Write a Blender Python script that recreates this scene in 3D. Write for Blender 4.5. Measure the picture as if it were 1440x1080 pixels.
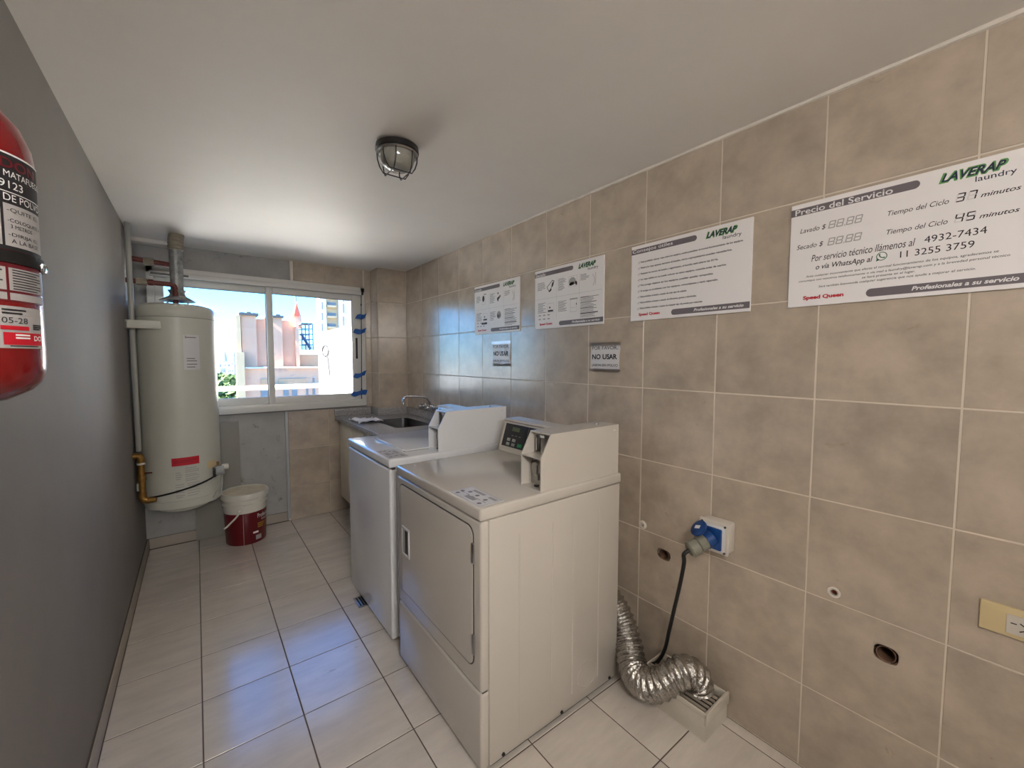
import bpy, bmesh, math, random
from mathutils import Matrix, Vector
random.seed(7)
for o in list(bpy.data.objects): bpy.data.objects.remove(o)
SC = bpy.context.scene
COL = SC.collection
PI = math.pi

# ------------------------------------------------------------------ camera
YAW, PITCH, ROLL, FPX, ZC = math.radians(37.5532), math.radians(3.4059), math.radians(0.1197), 578.016, 1.405
fw = Vector((math.sin(YAW)*math.cos(PITCH), math.cos(YAW)*math.cos(PITCH), -math.sin(PITCH)))
rt = fw.cross(Vector((0, 0, 1))).normalized(); up = rt.cross(fw)
r2 = math.cos(ROLL)*rt + math.sin(ROLL)*up; u2 = -math.sin(ROLL)*rt + math.cos(ROLL)*up
cd = bpy.data.cameras.new('camera'); cam = bpy.data.objects.new('camera', cd); COL.objects.link(cam)
cd.sensor_fit = 'HORIZONTAL'; cd.sensor_width = 36.0; cd.lens = FPX/1440*36.0; cd.clip_start = .02; cd.clip_end = 3000
m = Matrix((r2, u2, -fw)).transposed().to_4x4(); m.translation = (0, 0, ZC); cam.matrix_world = m
SC.camera = cam
def on(u, v, x=None, y=None, z=None):
    """the point where the sight line through photo pixel (u, v) meets a known plane"""
    d = r2*((u-720)/FPX) + u2*(-(v-540)/FPX) + fw
    t = x/d.x if x is not None else (y/d.y if y is not None else (z-ZC)/d.z)
    return Vector((0, 0, ZC)) + d*t

# ------------------------------------------------------------------ sky, sun, exposure
wd = bpy.data.worlds.new('sky'); SC.world = wd; wd.use_nodes = True
nt = wd.node_tree; nt.nodes.clear()
sky = nt.nodes.new('ShaderNodeTexSky'); sky.sky_type = 'NISHITA'; sky.sun_disc = False
sky.sun_elevation = math.radians(48); sky.sun_rotation = math.radians(205); sky.air_density = 1.0; sky.dust_density = .3; sky.ozone_density = 2.0
bg = nt.nodes.new('ShaderNodeBackground'); bg.inputs['Strength'].default_value = .074
ow = nt.nodes.new('ShaderNodeOutputWorld')
tint = nt.nodes.new('ShaderNodeMix'); tint.data_type = 'RGBA'; tint.blend_type = 'MULTIPLY'; tint.inputs['Factor'].default_value = 1; tint.inputs['B'].default_value = (.27, .66, 1.18, 1)
nt.links.new(sky.outputs[0], tint.inputs['A']); nt.links.new(tint.outputs['Result'], bg.inputs[0]); nt.links.new(bg.outputs[0], ow.inputs[0])
sd = bpy.data.lights.new('sun', 'SUN'); sd.energy = 6.7; sd.angle = math.radians(.6); sd.color = (1, .97, .93)
sun = bpy.data.objects.new('sun', sd); COL.objects.link(sun)
sun.rotation_euler = Vector((-.74, -.03, .67)).to_track_quat('Z', 'Y').to_euler()
vs = SC.view_settings; vs.view_transform = 'Standard'; vs.look = 'None'; vs.gamma = 1; vs.use_curve_mapping = False
vs.exposure = 3.34

# added fill lamp behind the camera, brightening the far room (made-up fixture built below)
FLX = Vector((-.02, -1.58, 1.98)); FLD = (Vector((.75, 3.3, .2))-FLX).normalized()
fd_ = bpy.data.lights.new('added_fill_light', 'AREA'); fd_.shape = 'RECTANGLE'; fd_.size = .4; fd_.size_y = .24; fd_.energy = .46; fd_.color = (1, .98, .96); fd_.spread = math.radians(75)
fo_ = bpy.data.objects.new('added_fill_light', fd_); COL.objects.link(fo_); fo_.location = FLX; fo_.rotation_euler = (-FLD).to_track_quat('Z', 'Y').to_euler()

# ------------------------------------------------------------------ materials
def srgb(r, g, b):
    f = lambda c: (c/255/12.92) if c <= 10 else ((c/255+.055)/1.055)**2.4
    return (f(r), f(g), f(b), 1)
def mat(name, col, rough=.5, metal=0, var=0, scale=6, stretch=(1, 1, 1), rnd=0, bump=0, bscale=40, spec=.5, coat=0, crough=.06, col2=None, spots=None, emit=None, detail=5):
    mt = bpy.data.materials.new(name); mt.use_nodes = True
    n = mt.node_tree.nodes; l = mt.node_tree.links; b = n['Principled BSDF']
    c = srgb(*col)
    b.inputs['Base Color'].default_value = c; b.inputs['Roughness'].default_value = rough; b.inputs['Metallic'].default_value = metal
    b.inputs['Specular IOR Level'].default_value = spec; b.inputs['Coat Weight'].default_value = coat; b.inputs['Coat Roughness'].default_value = crough
    tc = n.new('ShaderNodeTexCoord'); mp = n.new('ShaderNodeMapping'); mp.inputs['Scale'].default_value = stretch
    l.new(tc.outputs['Object'], mp.inputs['Vector'])
    oi = n.new('ShaderNodeObjectInfo')
    if rnd:
        vm = n.new('ShaderNodeVectorMath'); vm.operation = 'MULTIPLY'; vm.inputs[1].default_value = (37, 91, 53)
        l.new(oi.outputs['Random'], vm.inputs[0]); l.new(vm.outputs[0], mp.inputs['Location'])
    last = None
    if var or col2:
        nz = n.new('ShaderNodeTexNoise'); nz.inputs['Scale'].default_value = scale; nz.inputs['Detail'].default_value = detail; nz.inputs['Roughness'].default_value = .62
        l.new(mp.outputs[0], nz.inputs['Vector'])
        rp = n.new('ShaderNodeMapRange'); rp.inputs['From Min'].default_value = .3; rp.inputs['From Max'].default_value = .7
        l.new(nz.outputs['Fac'], rp.inputs['Value'])
        mx = n.new('ShaderNodeMix'); mx.data_type = 'RGBA'
        cb = srgb(*col2) if col2 else tuple(x*(1+var) for x in c[:3])+(1,)
        ca = c if col2 else tuple(x*(1-var) for x in c[:3])+(1,)
        mx.inputs['A'].default_value = ca; mx.inputs['B'].default_value = cb
        l.new(rp.outputs[0], mx.inputs['Factor']); last = mx.outputs['Result']
    if spots:       # darker stains with a shape of their own: (colour, noise scale, threshold)
        nz = n.new('ShaderNodeTexNoise'); nz.inputs['Scale'].default_value = spots[1]; nz.inputs['Detail'].default_value = 8; nz.inputs['Roughness'].default_value = .7; nz.inputs['Distortion'].default_value = .8
        l.new(mp.outputs[0], nz.inputs['Vector'])
        rp = n.new('ShaderNodeMapRange'); rp.inputs['From Min'].default_value = spots[2]; rp.inputs['From Max'].default_value = spots[2]+.1
        l.new(nz.outputs['Fac'], rp.inputs['Value'])
        mx = n.new('ShaderNodeMix'); mx.data_type = 'RGBA'; mx.inputs['A'].default_value = c; mx.inputs['B'].default_value = srgb(*spots[0])
        if last: l.new(last, mx.inputs['A'])
        l.new(rp.outputs[0], mx.inputs['Factor']); last = mx.outputs['Result']
    if rnd:
        hs = n.new('ShaderNodeHueSaturation'); mr = n.new('ShaderNodeMapRange'); mr.inputs['To Min'].default_value = 1-rnd; mr.inputs['To Max'].default_value = 1+rnd
        l.new(oi.outputs['Random'], mr.inputs['Value']); l.new(mr.outputs[0], hs.inputs['Value'])
        hs.inputs['Color'].default_value = c
        if last: l.new(last, hs.inputs['Color'])
        last = hs.outputs[0]
    if last: l.new(last, b.inputs['Base Color'])
    if bump:
        nz = n.new('ShaderNodeTexNoise'); nz.inputs['Scale'].default_value = bscale; nz.inputs['Detail'].default_value = 4
        l.new(mp.outputs[0], nz.inputs['Vector'])
        bp = n.new('ShaderNodeBump'); bp.inputs['Strength'].default_value = bump; bp.inputs['Distance'].default_value = .01
        l.new(nz.outputs['Fac'], bp.inputs['Height']); l.new(bp.outputs[0], b.inputs['Normal'])
    if emit:
        b.inputs['Emission Color'].default_value = srgb(*emit[0]); b.inputs['Emission Strength'].default_value = emit[1]
    return mt
def glassmat(name, tint=(.97, .98, .98), rough=0, refl=1.0):
    mt = bpy.data.materials.new(name); mt.use_nodes = True
    n = mt.node_tree.nodes; l = mt.node_tree.links; n.clear()
    o = n.new('ShaderNodeOutputMaterial'); mx = n.new('ShaderNodeMixShader'); fr = n.new('ShaderNodeFresnel'); fr.inputs[0].default_value = 1.45
    t = n.new('ShaderNodeBsdfTransparent'); t.inputs[0].default_value = tint+(1,)
    g = n.new('ShaderNodeBsdfGlossy'); g.inputs['Roughness'].default_value = rough
    l.new(fr.outputs[0], mx.inputs[0]); l.new(t.outputs[0], mx.inputs[1]); l.new(g.outputs[0], mx.inputs[2]); l.new(mx.outputs[0], o.inputs[0])
    return mt
M = dict(
 wall_grey=mat('grey_wall_paint', (140, 135, 130), .75, var=.05, scale=3, bump=.05, bscale=60, spots=((140, 138, 132), 5, .68)),
 panel_grey=mat('grey_cement_paint', (172, 171, 168), .7, var=.12, scale=5, bump=.15, bscale=25, spots=((130, 124, 114), 7, .58)),
 panel_plain=mat('plain_grey_paint', (150, 147, 139), .7, var=.05, scale=4),
 ceiling=mat('ceiling_paint', (244, 240, 234), .6, var=.02, scale=3),
 tile=mat('beige_wall_tile', (186, 171, 153), .25, spec=.9, coat=.6, crough=.16, var=.17, scale=7, rnd=.04, bump=.02, bscale=30, spots=((150, 133, 112), 11, .66)),
 floor_tile=mat('cream_floor_tile', (216, 207, 196), .2, spec=1.0, coat=1.0, crough=.12, var=.10, scale=3.2, stretch=(1.2, 4.5, 1), rnd=.03, bump=.05, bscale=14, spots=((170, 160, 150), 4.5, .64)),
 skirting=mat('beige_skirting_tile', (176, 166, 152), .45, var=.08, scale=5, rnd=.04),
 grout=mat('wall_grout', (214, 203, 186), .8, var=.05),
 floor_grout=mat('floor_grout', (96, 84, 76), .85, var=.08),
 plaster=mat('white_plaster', (228, 220, 208), .8, var=.05, scale=20),
 white_metal=mat('white_enamel', (200, 193, 182), .2, coat=.45),
 white_metal2=mat('cool_white_enamel', (226, 226, 226), .2, coat=.45),
 seam=mat('dark_seam', (70, 66, 62), .7),
 alu=mat('white_aluminium', (222, 220, 214), .35),
 trim_grey=mat('pale_grey_trim', (176, 180, 182), .45),
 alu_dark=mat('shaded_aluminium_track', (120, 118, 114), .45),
 black=mat('black_plastic', (22, 22, 23), .4),
 rubber=mat('black_rubber', (18, 17, 17), .55),
 panel_black=mat('control_panel_black', (16, 17, 20), .25),
 steel=mat('stainless_steel', (170, 168, 164), .28, 1, var=.06, scale=30, stretch=(1, 20, 1)),
 sink_steel=mat('brushed_sink_steel', (112, 110, 108), .32, 1, var=.08, scale=30, stretch=(1, 20, 1)),
 chrome=mat('chrome', (215, 216, 218), .08, 1),
 galv=mat('galvanised_steel', (176, 178, 176), .45, .35, col2=(124, 126, 126), scale=26),
 foil=mat('aluminium_foil_duct', (186, 182, 176), .27, 1, bump=.6, bscale=70, var=.1, scale=40),
 red=mat('extinguisher_red', (120, 8, 12), .22, coat=.4),
 ink=mat('black_ink', (34, 32, 34), .6), grey_ink=mat('grey_ink', (112, 104, 108), .55), pale_ink=mat('pale_grey_ink', (172, 168, 166), .6),
 red_ink=mat('red_ink', (196, 20, 40), .55), green_ink=mat('green_ink', (96, 158, 84), .55), navy_ink=mat('navy_ink', (22, 34, 62), .55), wa_ink=mat('dark_green_ink', (40, 108, 84), .55),
 board=mat('white_sign_board', (240, 236, 234), .45), white_ink=mat('white_ink', (236, 234, 232), .5),
 paper=mat('white_paper', (222, 218, 216), .4, coat=.3),
 tape_clear=glassmat('clear_tape', (.97, .97, .96), .5),
 tank=mat('cream_white_enamel_tank', (204, 204, 192), .35, var=.03, scale=4),
 rust=mat('painted_red_brown_pipe', (112, 52, 42), .45, var=.2, scale=30),
 joint=mat('grey_beige_union_joint', (150, 142, 124), .5, var=.1, scale=40),
 brass=mat('old_brass', (156, 116, 56), .4, .6, var=.25, scale=40),
 pvc=mat('white_pvc_pipe', (178, 178, 172), .35),
 plastic_white=mat('white_bucket_plastic', (222, 218, 206), .35, var=.04, scale=10),
 lid=mat('dusty_bucket_lid', (220, 208, 184), .6, var=.14, scale=16),
 maroon=mat('maroon_print', (104, 12, 26), .35), yellow_ink=mat('yellow_ink', (190, 150, 50), .5),
 granite=mat('grey_granite', (120, 120, 124), .16, col2=(190, 186, 182), scale=110, detail=3, spots=((52, 50, 52), 130, .58)),
 cabinet=mat('cream_laminate', (222, 214, 196), .4),
 cloth=mat('white_cloth', (232, 228, 224), .8, var=.06, scale=25), cloth_brown=mat('brown_cloth_stripe', (120, 90, 70), .85),
 box_white=mat('white_plastic_box', (206, 198, 184), .4, var=.05, scale=12), slat=mat('slat_grey', (170, 160, 146), .35, .4),
 sock_white=mat('socket_white', (212, 204, 192), .35), blue=mat('socket_blue', (20, 66, 128), .35), plug_grey=mat('plug_grey', (132, 130, 116), .45),
 beige=mat('beige_plate', (216, 196, 150), .4), hole=mat('dark_hole', (28, 20, 15), .9), copper=mat('copper_pipe', (130, 60, 40), .35, .8),
 tape_blue=mat('blue_masking_tape', (32, 92, 170), .6), bulkhead=mat('black_bulkhead', (26, 25, 25), .45),
 lamp_glass=mat('dusty_lamp_glass', (150, 148, 138), .12, coat=.6, var=.2, scale=14, spec=.8),
 green_btn=mat('green_button', (20, 130, 80), .4), lcd=mat('lcd_green', (70, 84, 52), .3), btn=mat('grey_button', (150, 150, 146), .4),
 fill_lens_lit=mat('added_fill_lens_glow', (240, 238, 232), .5, emit=((255, 246, 236), 1.0)),  # glowing lens of the added fill lamp
 fill_globe_lit=mat('added_globe_glow', (240, 238, 232), .5, emit=((255, 250, 246), 8.4)), faint_ink=mat('faint_grey_ink', (222, 218, 216), .6),  # the globe's glow is an added light source behind the camera
 pane=glassmat('window_glass'),
 rust_stain=mat('rust_stain', (112, 84, 66), .7, var=.3, scale=60),
 b_pink=mat('pink_render', (214, 162, 128), .9, var=.10, scale=.35, spots=((166, 140, 130), .5, .6)), b_cream=mat('cream_render', (188, 162, 124), .9, var=.06, scale=.4),
 b_white=mat('white_render', (206, 202, 194), .9, var=.03, scale=.4), b_tan=mat('tan_render', (196, 150, 112), .9, var=.05), b_glass=mat('far_window', (120, 118, 116), .4), b_dark=mat('grey_roof', (80, 82, 80), .9),
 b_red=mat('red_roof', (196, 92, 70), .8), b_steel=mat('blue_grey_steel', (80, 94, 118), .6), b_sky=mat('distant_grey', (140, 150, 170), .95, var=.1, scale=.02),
 leaf=mat('tree_leaf', (78, 98, 52), .8, var=.35, scale=.8), trunk=mat('bark', (90, 76, 62), .9), terrace=mat('terrace_paving', (200, 196, 188), .85, var=.06, scale=3), ground=mat('city_ground', (140, 138, 130), .95, var=.2, scale=.05),
)

# ------------------------------------------------------------------ mesh helpers
MW = {}
class MB:
    def __init__(s): s.v = []; s.f = []
    def add(s, vs_, fs):
        k = len(s.v); s.v += [tuple(p) for p in vs_]; s.f += [tuple(i+k for i in f) for f in fs]; return s
    def box(s, x0, x1, y0, y1, z0, z1, bev=0, seg=2):
        x0, x1 = sorted((x0, x1)); y0, y1 = sorted((y0, y1)); z0, z1 = sorted((z0, z1))
        P = [(x, y, z) for z in (z0, z1) for y in (y0, y1) for x in (x0, x1)]
        F = [(0, 2, 3, 1), (4, 5, 7, 6), (0, 1, 5, 4), (2, 6, 7, 3), (0, 4, 6, 2), (1, 3, 7, 5)]
        if not bev: return s.add(P, F)
        bm = bmesh.new(); vv = [bm.verts.new(p) for p in P]
        for f in F: bm.faces.new([vv[i] for i in f])
        bmesh.ops.bevel(bm, geom=list(bm.edges), offset=bev, segments=seg, affect='EDGES', profile=.5)
        bm.verts.index_update()
        s.add([v.co[:] for v in bm.verts], [[v.index for v in f.verts] for f in bm.faces]); bm.free(); return s
    def prism(s, poly, axis, a, b):
        """poly of 2D points pushed along an axis: x -> (y,z), y -> (x,z), z -> (x,y)"""
        def P(p, t): return (t, p[0], p[1]) if axis == 'x' else ((p[0], t, p[1]) if axis == 'y' else (p[0], p[1], t))
        n = len(poly); V = [P(p, a) for p in poly]+[P(p, b) for p in poly]
        return s.add(V, [tuple(range(n))[::-1], tuple(range(n, 2*n))]+[(i, (i+1) % n, n+(i+1) % n, n+i) for i in range(n)])
    def tube(s, path, r, n=12, caps=True, closed=False):
        path = [Vector(p) for p in path]; N = len(path)
        rs = r if isinstance(r, (list, tuple)) else [r]*N
        ref = None; rings = []
        for i, p in enumerate(path):
            a = path[(i-1) % N] if (closed or i > 0) else p; b = path[(i+1) % N] if (closed or i < N-1) else p
            t = (b-a).normalized()
            if ref is None: ref = t.orthogonal().normalized()
            ref = (ref-t*ref.dot(t))
            ref = ref.normalized() if ref.length > 1e-6 else t.orthogonal().normalized()
            q = t.cross(ref)
            rings.append([p+(ref*math.cos(2*PI*k/n)+q*math.sin(2*PI*k/n))*rs[i] for k in range(n)])
        V = [v for rg in rings for v in rg]; F = []
        for i in range(N if closed else N-1):
            j = (i+1) % N
            for k in range(n): F.append((i*n+k, i*n+(k+1) % n, j*n+(k+1) % n, j*n+k))
        if caps and not closed: F += [tuple(range(n))[::-1], tuple((N-1)*n+k for k in range(n))]
        return s.add(V, F)
    def lathe(s, prof, c=(0, 0, 0), n=32, axis='z', a0=0, a1=2*PI):
        full = abs(a1-a0-2*PI) < 1e-6; m_ = n if full else n+1
        V = []
        for r, h in prof:
            for k in range(m_):
                a = a0+(a1-a0)*k/n; x, y = max(r, 1e-5)*math.cos(a), max(r, 1e-5)*math.sin(a)
                p = (x, y, h) if axis == 'z' else ((h, x, y) if axis == 'x' else (y, h, x))
                V.append((c[0]+p[0], c[1]+p[1], c[2]+p[2]))
        F = []
        for i in range(len(prof)-1):
            for k in range(n):
                j = (k+1) % m_
                F.append((i*m_+k, i*m_+j, (i+1)*m_+j, (i+1)*m_+k))
        return s.add(V, F)
    def mapped(s, other, fn): return s.add([fn(*p) for p in other.v], other.f)
    def build(s, name, mt, parent=None, smooth=35, world=True, kind=None):
        me = bpy.data.meshes.new(name); vv = s.v
        if parent is not None and world:
            inv = MW.get(parent.name, Matrix()).inverted(); vv = [inv @ Vector(p) for p in vv]
        me.from_pydata(vv, [], s.f); me.update()
        bm = bmesh.new(); bm.from_mesh(me); bmesh.ops.remove_doubles(bm, verts=bm.verts, dist=1e-6); bmesh.ops.recalc_face_normals(bm, faces=bm.faces); bm.to_mesh(me); bm.free()
        if smooth:
            me.shade_smooth(); me.set_sharp_from_angle(angle=math.radians(smooth))
        me.materials.append(M[mt] if isinstance(mt, str) else mt)
        o = bpy.data.objects.new(name, me); COL.objects.link(o)
        if parent is not None: o.parent = parent; MW[o.name] = MW.get(parent.name, Matrix())
        else: MW[o.name] = Matrix()
        if kind: o['kind'] = kind
        return o
def tag(o, label, cat, group=None):
    o['label'] = label; o['category'] = cat
    if group: o['group'] = group
    return o
def thing(name, label, cat, loc=(0, 0, 0), mtx=None, group=None):
    o = bpy.data.objects.new(name, None); COL.objects.link(o); o.empty_display_size = .05
    mm = mtx.to_4x4() if mtx else Matrix(); mm.translation = loc
    o.matrix_world = mm; MW[o.name] = mm
    return tag(o, label, cat, group)
def single(mb, name, mt, label, cat, group=None, smooth=35): return tag(mb.build(name, mt, None, smooth), label, cat, group)
def struct(o): o['kind'] = 'structure'; return o
def child(name, me, mt, parent, loc, rot=None):
    o = bpy.data.objects.new(name, me); COL.objects.link(o); o.parent = parent; o.location = loc
    if rot: o.rotation_euler = rot
    MW[o.name] = Matrix(); return o
WALLR = Matrix(((0, 0, -1), (-1, 0, 0), (0, 1, 0)))        # local x -> -Y, y -> Z, z -> -X : a panel on the right wall
_tc = {}
def text2d(s, w, h, bold=0, shear=0):
    key = (s, bold, shear)
    if key not in _tc:
        cu = bpy.data.curves.new('t', 'FONT'); cu.body = s; cu.offset = bold; cu.shear = shear; cu.resolution_u = 3; cu.fill_mode = 'FRONT'
        ob = bpy.data.objects.new('t', cu); COL.objects.link(ob)
        me = bpy.data.meshes.new_from_object(ob)
        _tc[key] = ([tuple(v.co) for v in me.vertices], [tuple(p.vertices) for p in me.polygons])
        bpy.data.objects.remove(ob); bpy.data.curves.remove(cu); bpy.data.meshes.remove(me)
    V, F = _tc[key]
    x0 = min(v[0] for v in V); x1 = max(v[0] for v in V); y0 = min(v[1] for v in V); y1 = max(v[1] for v in V)
    return [((v[0]-x0)/(x1-x0)*w, (v[1]-y0)/(y1-y0)*h, 0) for v in V], F
def put(mb, s, x, y, w, h, z, bold=0, shear=0):
    V, F = text2d(s, w, h, bold, shear); return mb.add([(a+x, b+y, z) for a, b, c in V], F)
def quad(mb, x0, x1, y0, y1, z): return mb.add([(x0, y0, z), (x1, y0, z), (x1, y1, z), (x0, y1, z)], [(0, 1, 2, 3)])
def pill(mb, x0, x1, y0, y1, z, left=True, right=True):
    r = (y1-y0)/2; P = []
    if left: P += [(x0+r-r*math.sin(a), (y0+y1)/2+r*math.cos(a), z) for a in [PI*k/8 for k in range(9)]]
    else: P += [(x0, y1, z), (x0, y0, z)]
    if right: P += [(x1-r+r*math.sin(a), (y0+y1)/2-r*math.cos(a), z) for a in [PI*k/8 for k in range(9)]]
    else: P += [(x1, y0, z), (x1, y1, z)]
    return mb.add(P, [tuple(range(len(P)))])

# ------------------------------------------------------------------ room dimensions (m)
XR, XL, YB, YF, HC = 1.6165, -.330, 3.955, -1.75, 2.251
ROWS = [0, .291, .620, .948, 1.277, 1.607, 1.933, HC]
TW = .330
COLY = [1.453-TW*c for c in range(-7, 10)]       # joints of the right wall, back to front
XCOL, YCOL = 1.338, 3.765                        # boxed-in corner column

def tile_mesh(name, w, h, t=.006, g=.004, ch=.0015):
    """chamfered tile in its own plane (x across, y up, z out)"""
    a, b = (w-g)/2, (h-g)/2
    V = [(-a, -b, 0), (a, -b, 0), (a, b, 0), (-a, b, 0), (-a, -b, t-ch), (a, -b, t-ch), (a, b, t-ch), (-a, b, t-ch), (-a+ch, -b+ch, t), (a-ch, -b+ch, t), (a-ch, b-ch, t), (-a+ch, b-ch, t)]
    F = [(8, 9, 10, 11)]
    for i in range(4):
        j = (i+1) % 4; F += [(i, j, 4+j, 4+i), (4+i, 4+j, 8+j, 8+i)]
    me = bpy.data.meshes.new(name); me.from_pydata(V, [], F); me.update(); return me
def tile_hole_mesh(name, w, h, hx0, hx1, hy0, hy1, t=.006, g=.004):
    a, b = (w-g)/2, (h-g)/2; xs = [-a, hx0, hx1, a]; ys = [-b, hy0, hy1, b]; mb = MB()
    for i in range(3):
        for j in range(3):
            if i == 1 and j == 1: continue
            quad(mb, xs[i], xs[i+1], ys[j], ys[j+1], t)
    def wall(x0, y0, x1, y1): mb.add([(x0, y0, 0), (x1, y1, 0), (x1, y1, t), (x0, y0, t)], [(0, 1, 2, 3)])
    for (p, q, r, s) in ((-a, -b, a, b), (hx0, hy0, hx1, hy1)):
        wall(p, q, r, q); wall(r, q, r, s); wall(r, s, p, s); wall(p, s, p, q)
    me = bpy.data.meshes.new(name); me.from_pydata(mb.v, [], mb.f); me.update(); return me
_tm = {}
def tmesh(w, h, mt, g=.004):
    k = (round(w, 3), round(h, 3), mt, g)
    if k not in _tm: _tm[k] = tile_mesh('tile', w, h, g=g); _tm[k].materials.append(M[mt])
    return _tm[k]

# ------------------------------------------------------------------ floor
mb = MB().box(XL-.1, XR+.1, YF-.1, YB+.1, -.12, -.0015)
floor = struct(mb.build('floor', 'floor_grout'))
fx = [-.318, -.026, .2925, .611, .9295, 1.248, 1.5665, XR]; fy = [3.972-.3209*k for k in range(19)]
fy[0] = YB
for i in range(len(fx)-1):
    for j in range(len(fy)-1):
        w = fx[i+1]-fx[i]; h = fy[j]-fy[j+1]
        child('tile', tmesh(w, h, 'floor_tile'), None, floor, ((fx[i]+fx[i+1])/2, (fy[j]+fy[j+1])/2, -.006))

# ------------------------------------------------------------------ right wall, tiled, with the holes left by pipes
HOLES = [(.996, .542, .034, .025), (.386, .653, .016, .016), (.254, .521, .030, .027)]      # y, z, half sizes
XG = XR+.0012
mb = MB()
ys = sorted({YF-.1, YB+.1} | {h[0]-h[2] for h in HOLES} | {h[0]+h[2] for h in HOLES})
zs = sorted({-.02, HC+.05} | {h[1]-h[3] for h in HOLES} | {h[1]+h[3] for h in HOLES})
for i in range(len(ys)-1):
    for j in range(len(zs)-1):
        yc, zc = (ys[i]+ys[i+1])/2, (zs[j]+zs[j+1])/2
        if any(abs(yc-h[0]) < h[2] and abs(zc-h[1]) < h[3] for h in HOLES): continue
        mb.add([(XG, ys[i], zs[j]), (XG, ys[i+1], zs[j]), (XG, ys[i+1], zs[j+1]), (XG, ys[i], zs[j+1])], [(0, 1, 2, 3)])
mb.box(XR+.09, XR+.2, YF-.1, YB+.1, -.02, HC+.05)
for (a, b, c, d) in HOLES:       # the sides of each hole
    for (y0, z0, y1, z1) in ((a-c, b-d, a+c, b-d), (a+c, b-d, a+c, b+d), (a+c, b+d, a-c, b+d), (a-c, b+d, a-c, b-d)):
        mb.add([(XG, y0, z0), (XG, y1, z1), (XR+.1, y1, z1), (XR+.1, y0, z0)], [(0, 1, 2, 3)])
wall_right = struct(mb.build('wall_right', 'grout', smooth=0))
ROTR = WALLR.to_euler()
for i in range(len(COLY)-1):
    for j in range(7):
        y0, y1, z0, z1 = COLY[i+1], COLY[i], ROWS[j], ROWS[j+1]; yc, zc = (y0+y1)/2, (z0+z1)/2
        hh = [h for h in HOLES if y0 < h[0] < y1 and z0 < h[1] < z1]
        if hh:
            h = hh[0]; me = tile_hole_mesh('tile', y1-y0, z1-z0, yc-h[0]-h[2], yc-h[0]+h[2], h[1]-h[3]-zc, h[1]+h[3]-zc); me.materials.append(M['tile'])
        else: me = tmesh(round(y1-y0, 3), round(z1-z0, 3), 'tile')
        child('tile', me, None, wall_right, (XR+.006, yc, zc), ROTR)
for k, (a, b, c, d) in enumerate(HOLES):
    n = 24; V = []; F = []
    for xx in (XR, XR+.006):
        for lp in (0, 1):
            for q in range(n):
                t = 2*PI*q/n; cs, sn = math.cos(t), math.sin(t); mx = max(abs(cs), abs(sn))
                if lp == 0: py, pz = c*cs/mx, d*sn/mx
                elif k == 1: py, pz = .0135*cs, .0135*sn
                else: py, pz = .95*c*math.copysign(abs(cs)**.62, cs), .95*d*math.copysign(abs(sn)**.62, sn)
                V.append((xx, a+py*1.001, b+pz*1.001))
    for q in range(n):
        w_ = (q+1) % n; F += [(q, w_, n+w_, n+q), (n+q, n+w_, 3*n+w_, 3*n+q)]
    MB().add(V, F).build('tile_edge', 'tile', wall_right, smooth=0)
# uneven bead of plaster where tiles meet the ceiling
mb = MB(); path = []; rs = []
y = YCOL
while y > YF: path.append((XR-.001, y, HC-.002)); rs.append(.005+random.random()*.006); y -= .05
struct(MB().tube(path, rs, 6).build('trim_1', 'plaster'))

# ------------------------------------------------------------------ left wall, front wall, ceiling
struct(MB().box(XL-.12, XL, YF-.1, YB+.15, -.02, HC+.05).build('wall_left', 'wall_grey', smooth=0))
bl = struct(MB().box(XL, XL+.004, YF, YB, 0, .079).build('baseboard_left', 'floor_grout', smooth=0))
for j in range(len(fy)-1):
    h = fy[j]-fy[j+1]; me = tmesh(round(h, 3), .08, 'skirting', .003)
    child('tile', me, None, bl, (XL+.006, (fy[j]+fy[j+1])/2, .0405), (PI/2, 0, PI/2))
mb = MB()
mb.box(XL-.1, XR+.1, YF-.12, YF, -.02, HC+.05)
struct(mb.build('wall_front', 'wall_grey', smooth=0))
dr = MB().box(.55, 1.35, YF+.001, YF+.04, 0, 2.02, .004).build('door_1', 'cabinet'); struct(dr)
MB().tube([(.64, YF+.04, 1.02), (.64, YF+.09, 1.02), (.76, YF+.09, 1.02)], .009, 8).build('door_handle', 'steel', dr)
mb = MB()
g = [(YF-.15, HC), (1.6, HC), (2.9, 2.243), (YB+.15, 2.238)]
V = []; F = []
for (yy, zz) in g: V += [(XL-.12, yy, zz), (XR+.2, yy, zz), (XR+.2, yy, zz+.15), (XL-.12, yy, zz+.15)]
for i in range(3): k = i*4; F += [(k, k+4, k+5, k+1), (k+3, k+2, k+6, k+7), (k, k+3, k+7, k+4), (k+1, k+5, k+6, k+2)]
F += [(0, 1, 2, 3), (12, 15, 14, 13)]
struct(MB().add(V, F).build('ceiling', 'ceiling', smooth=0))

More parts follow.
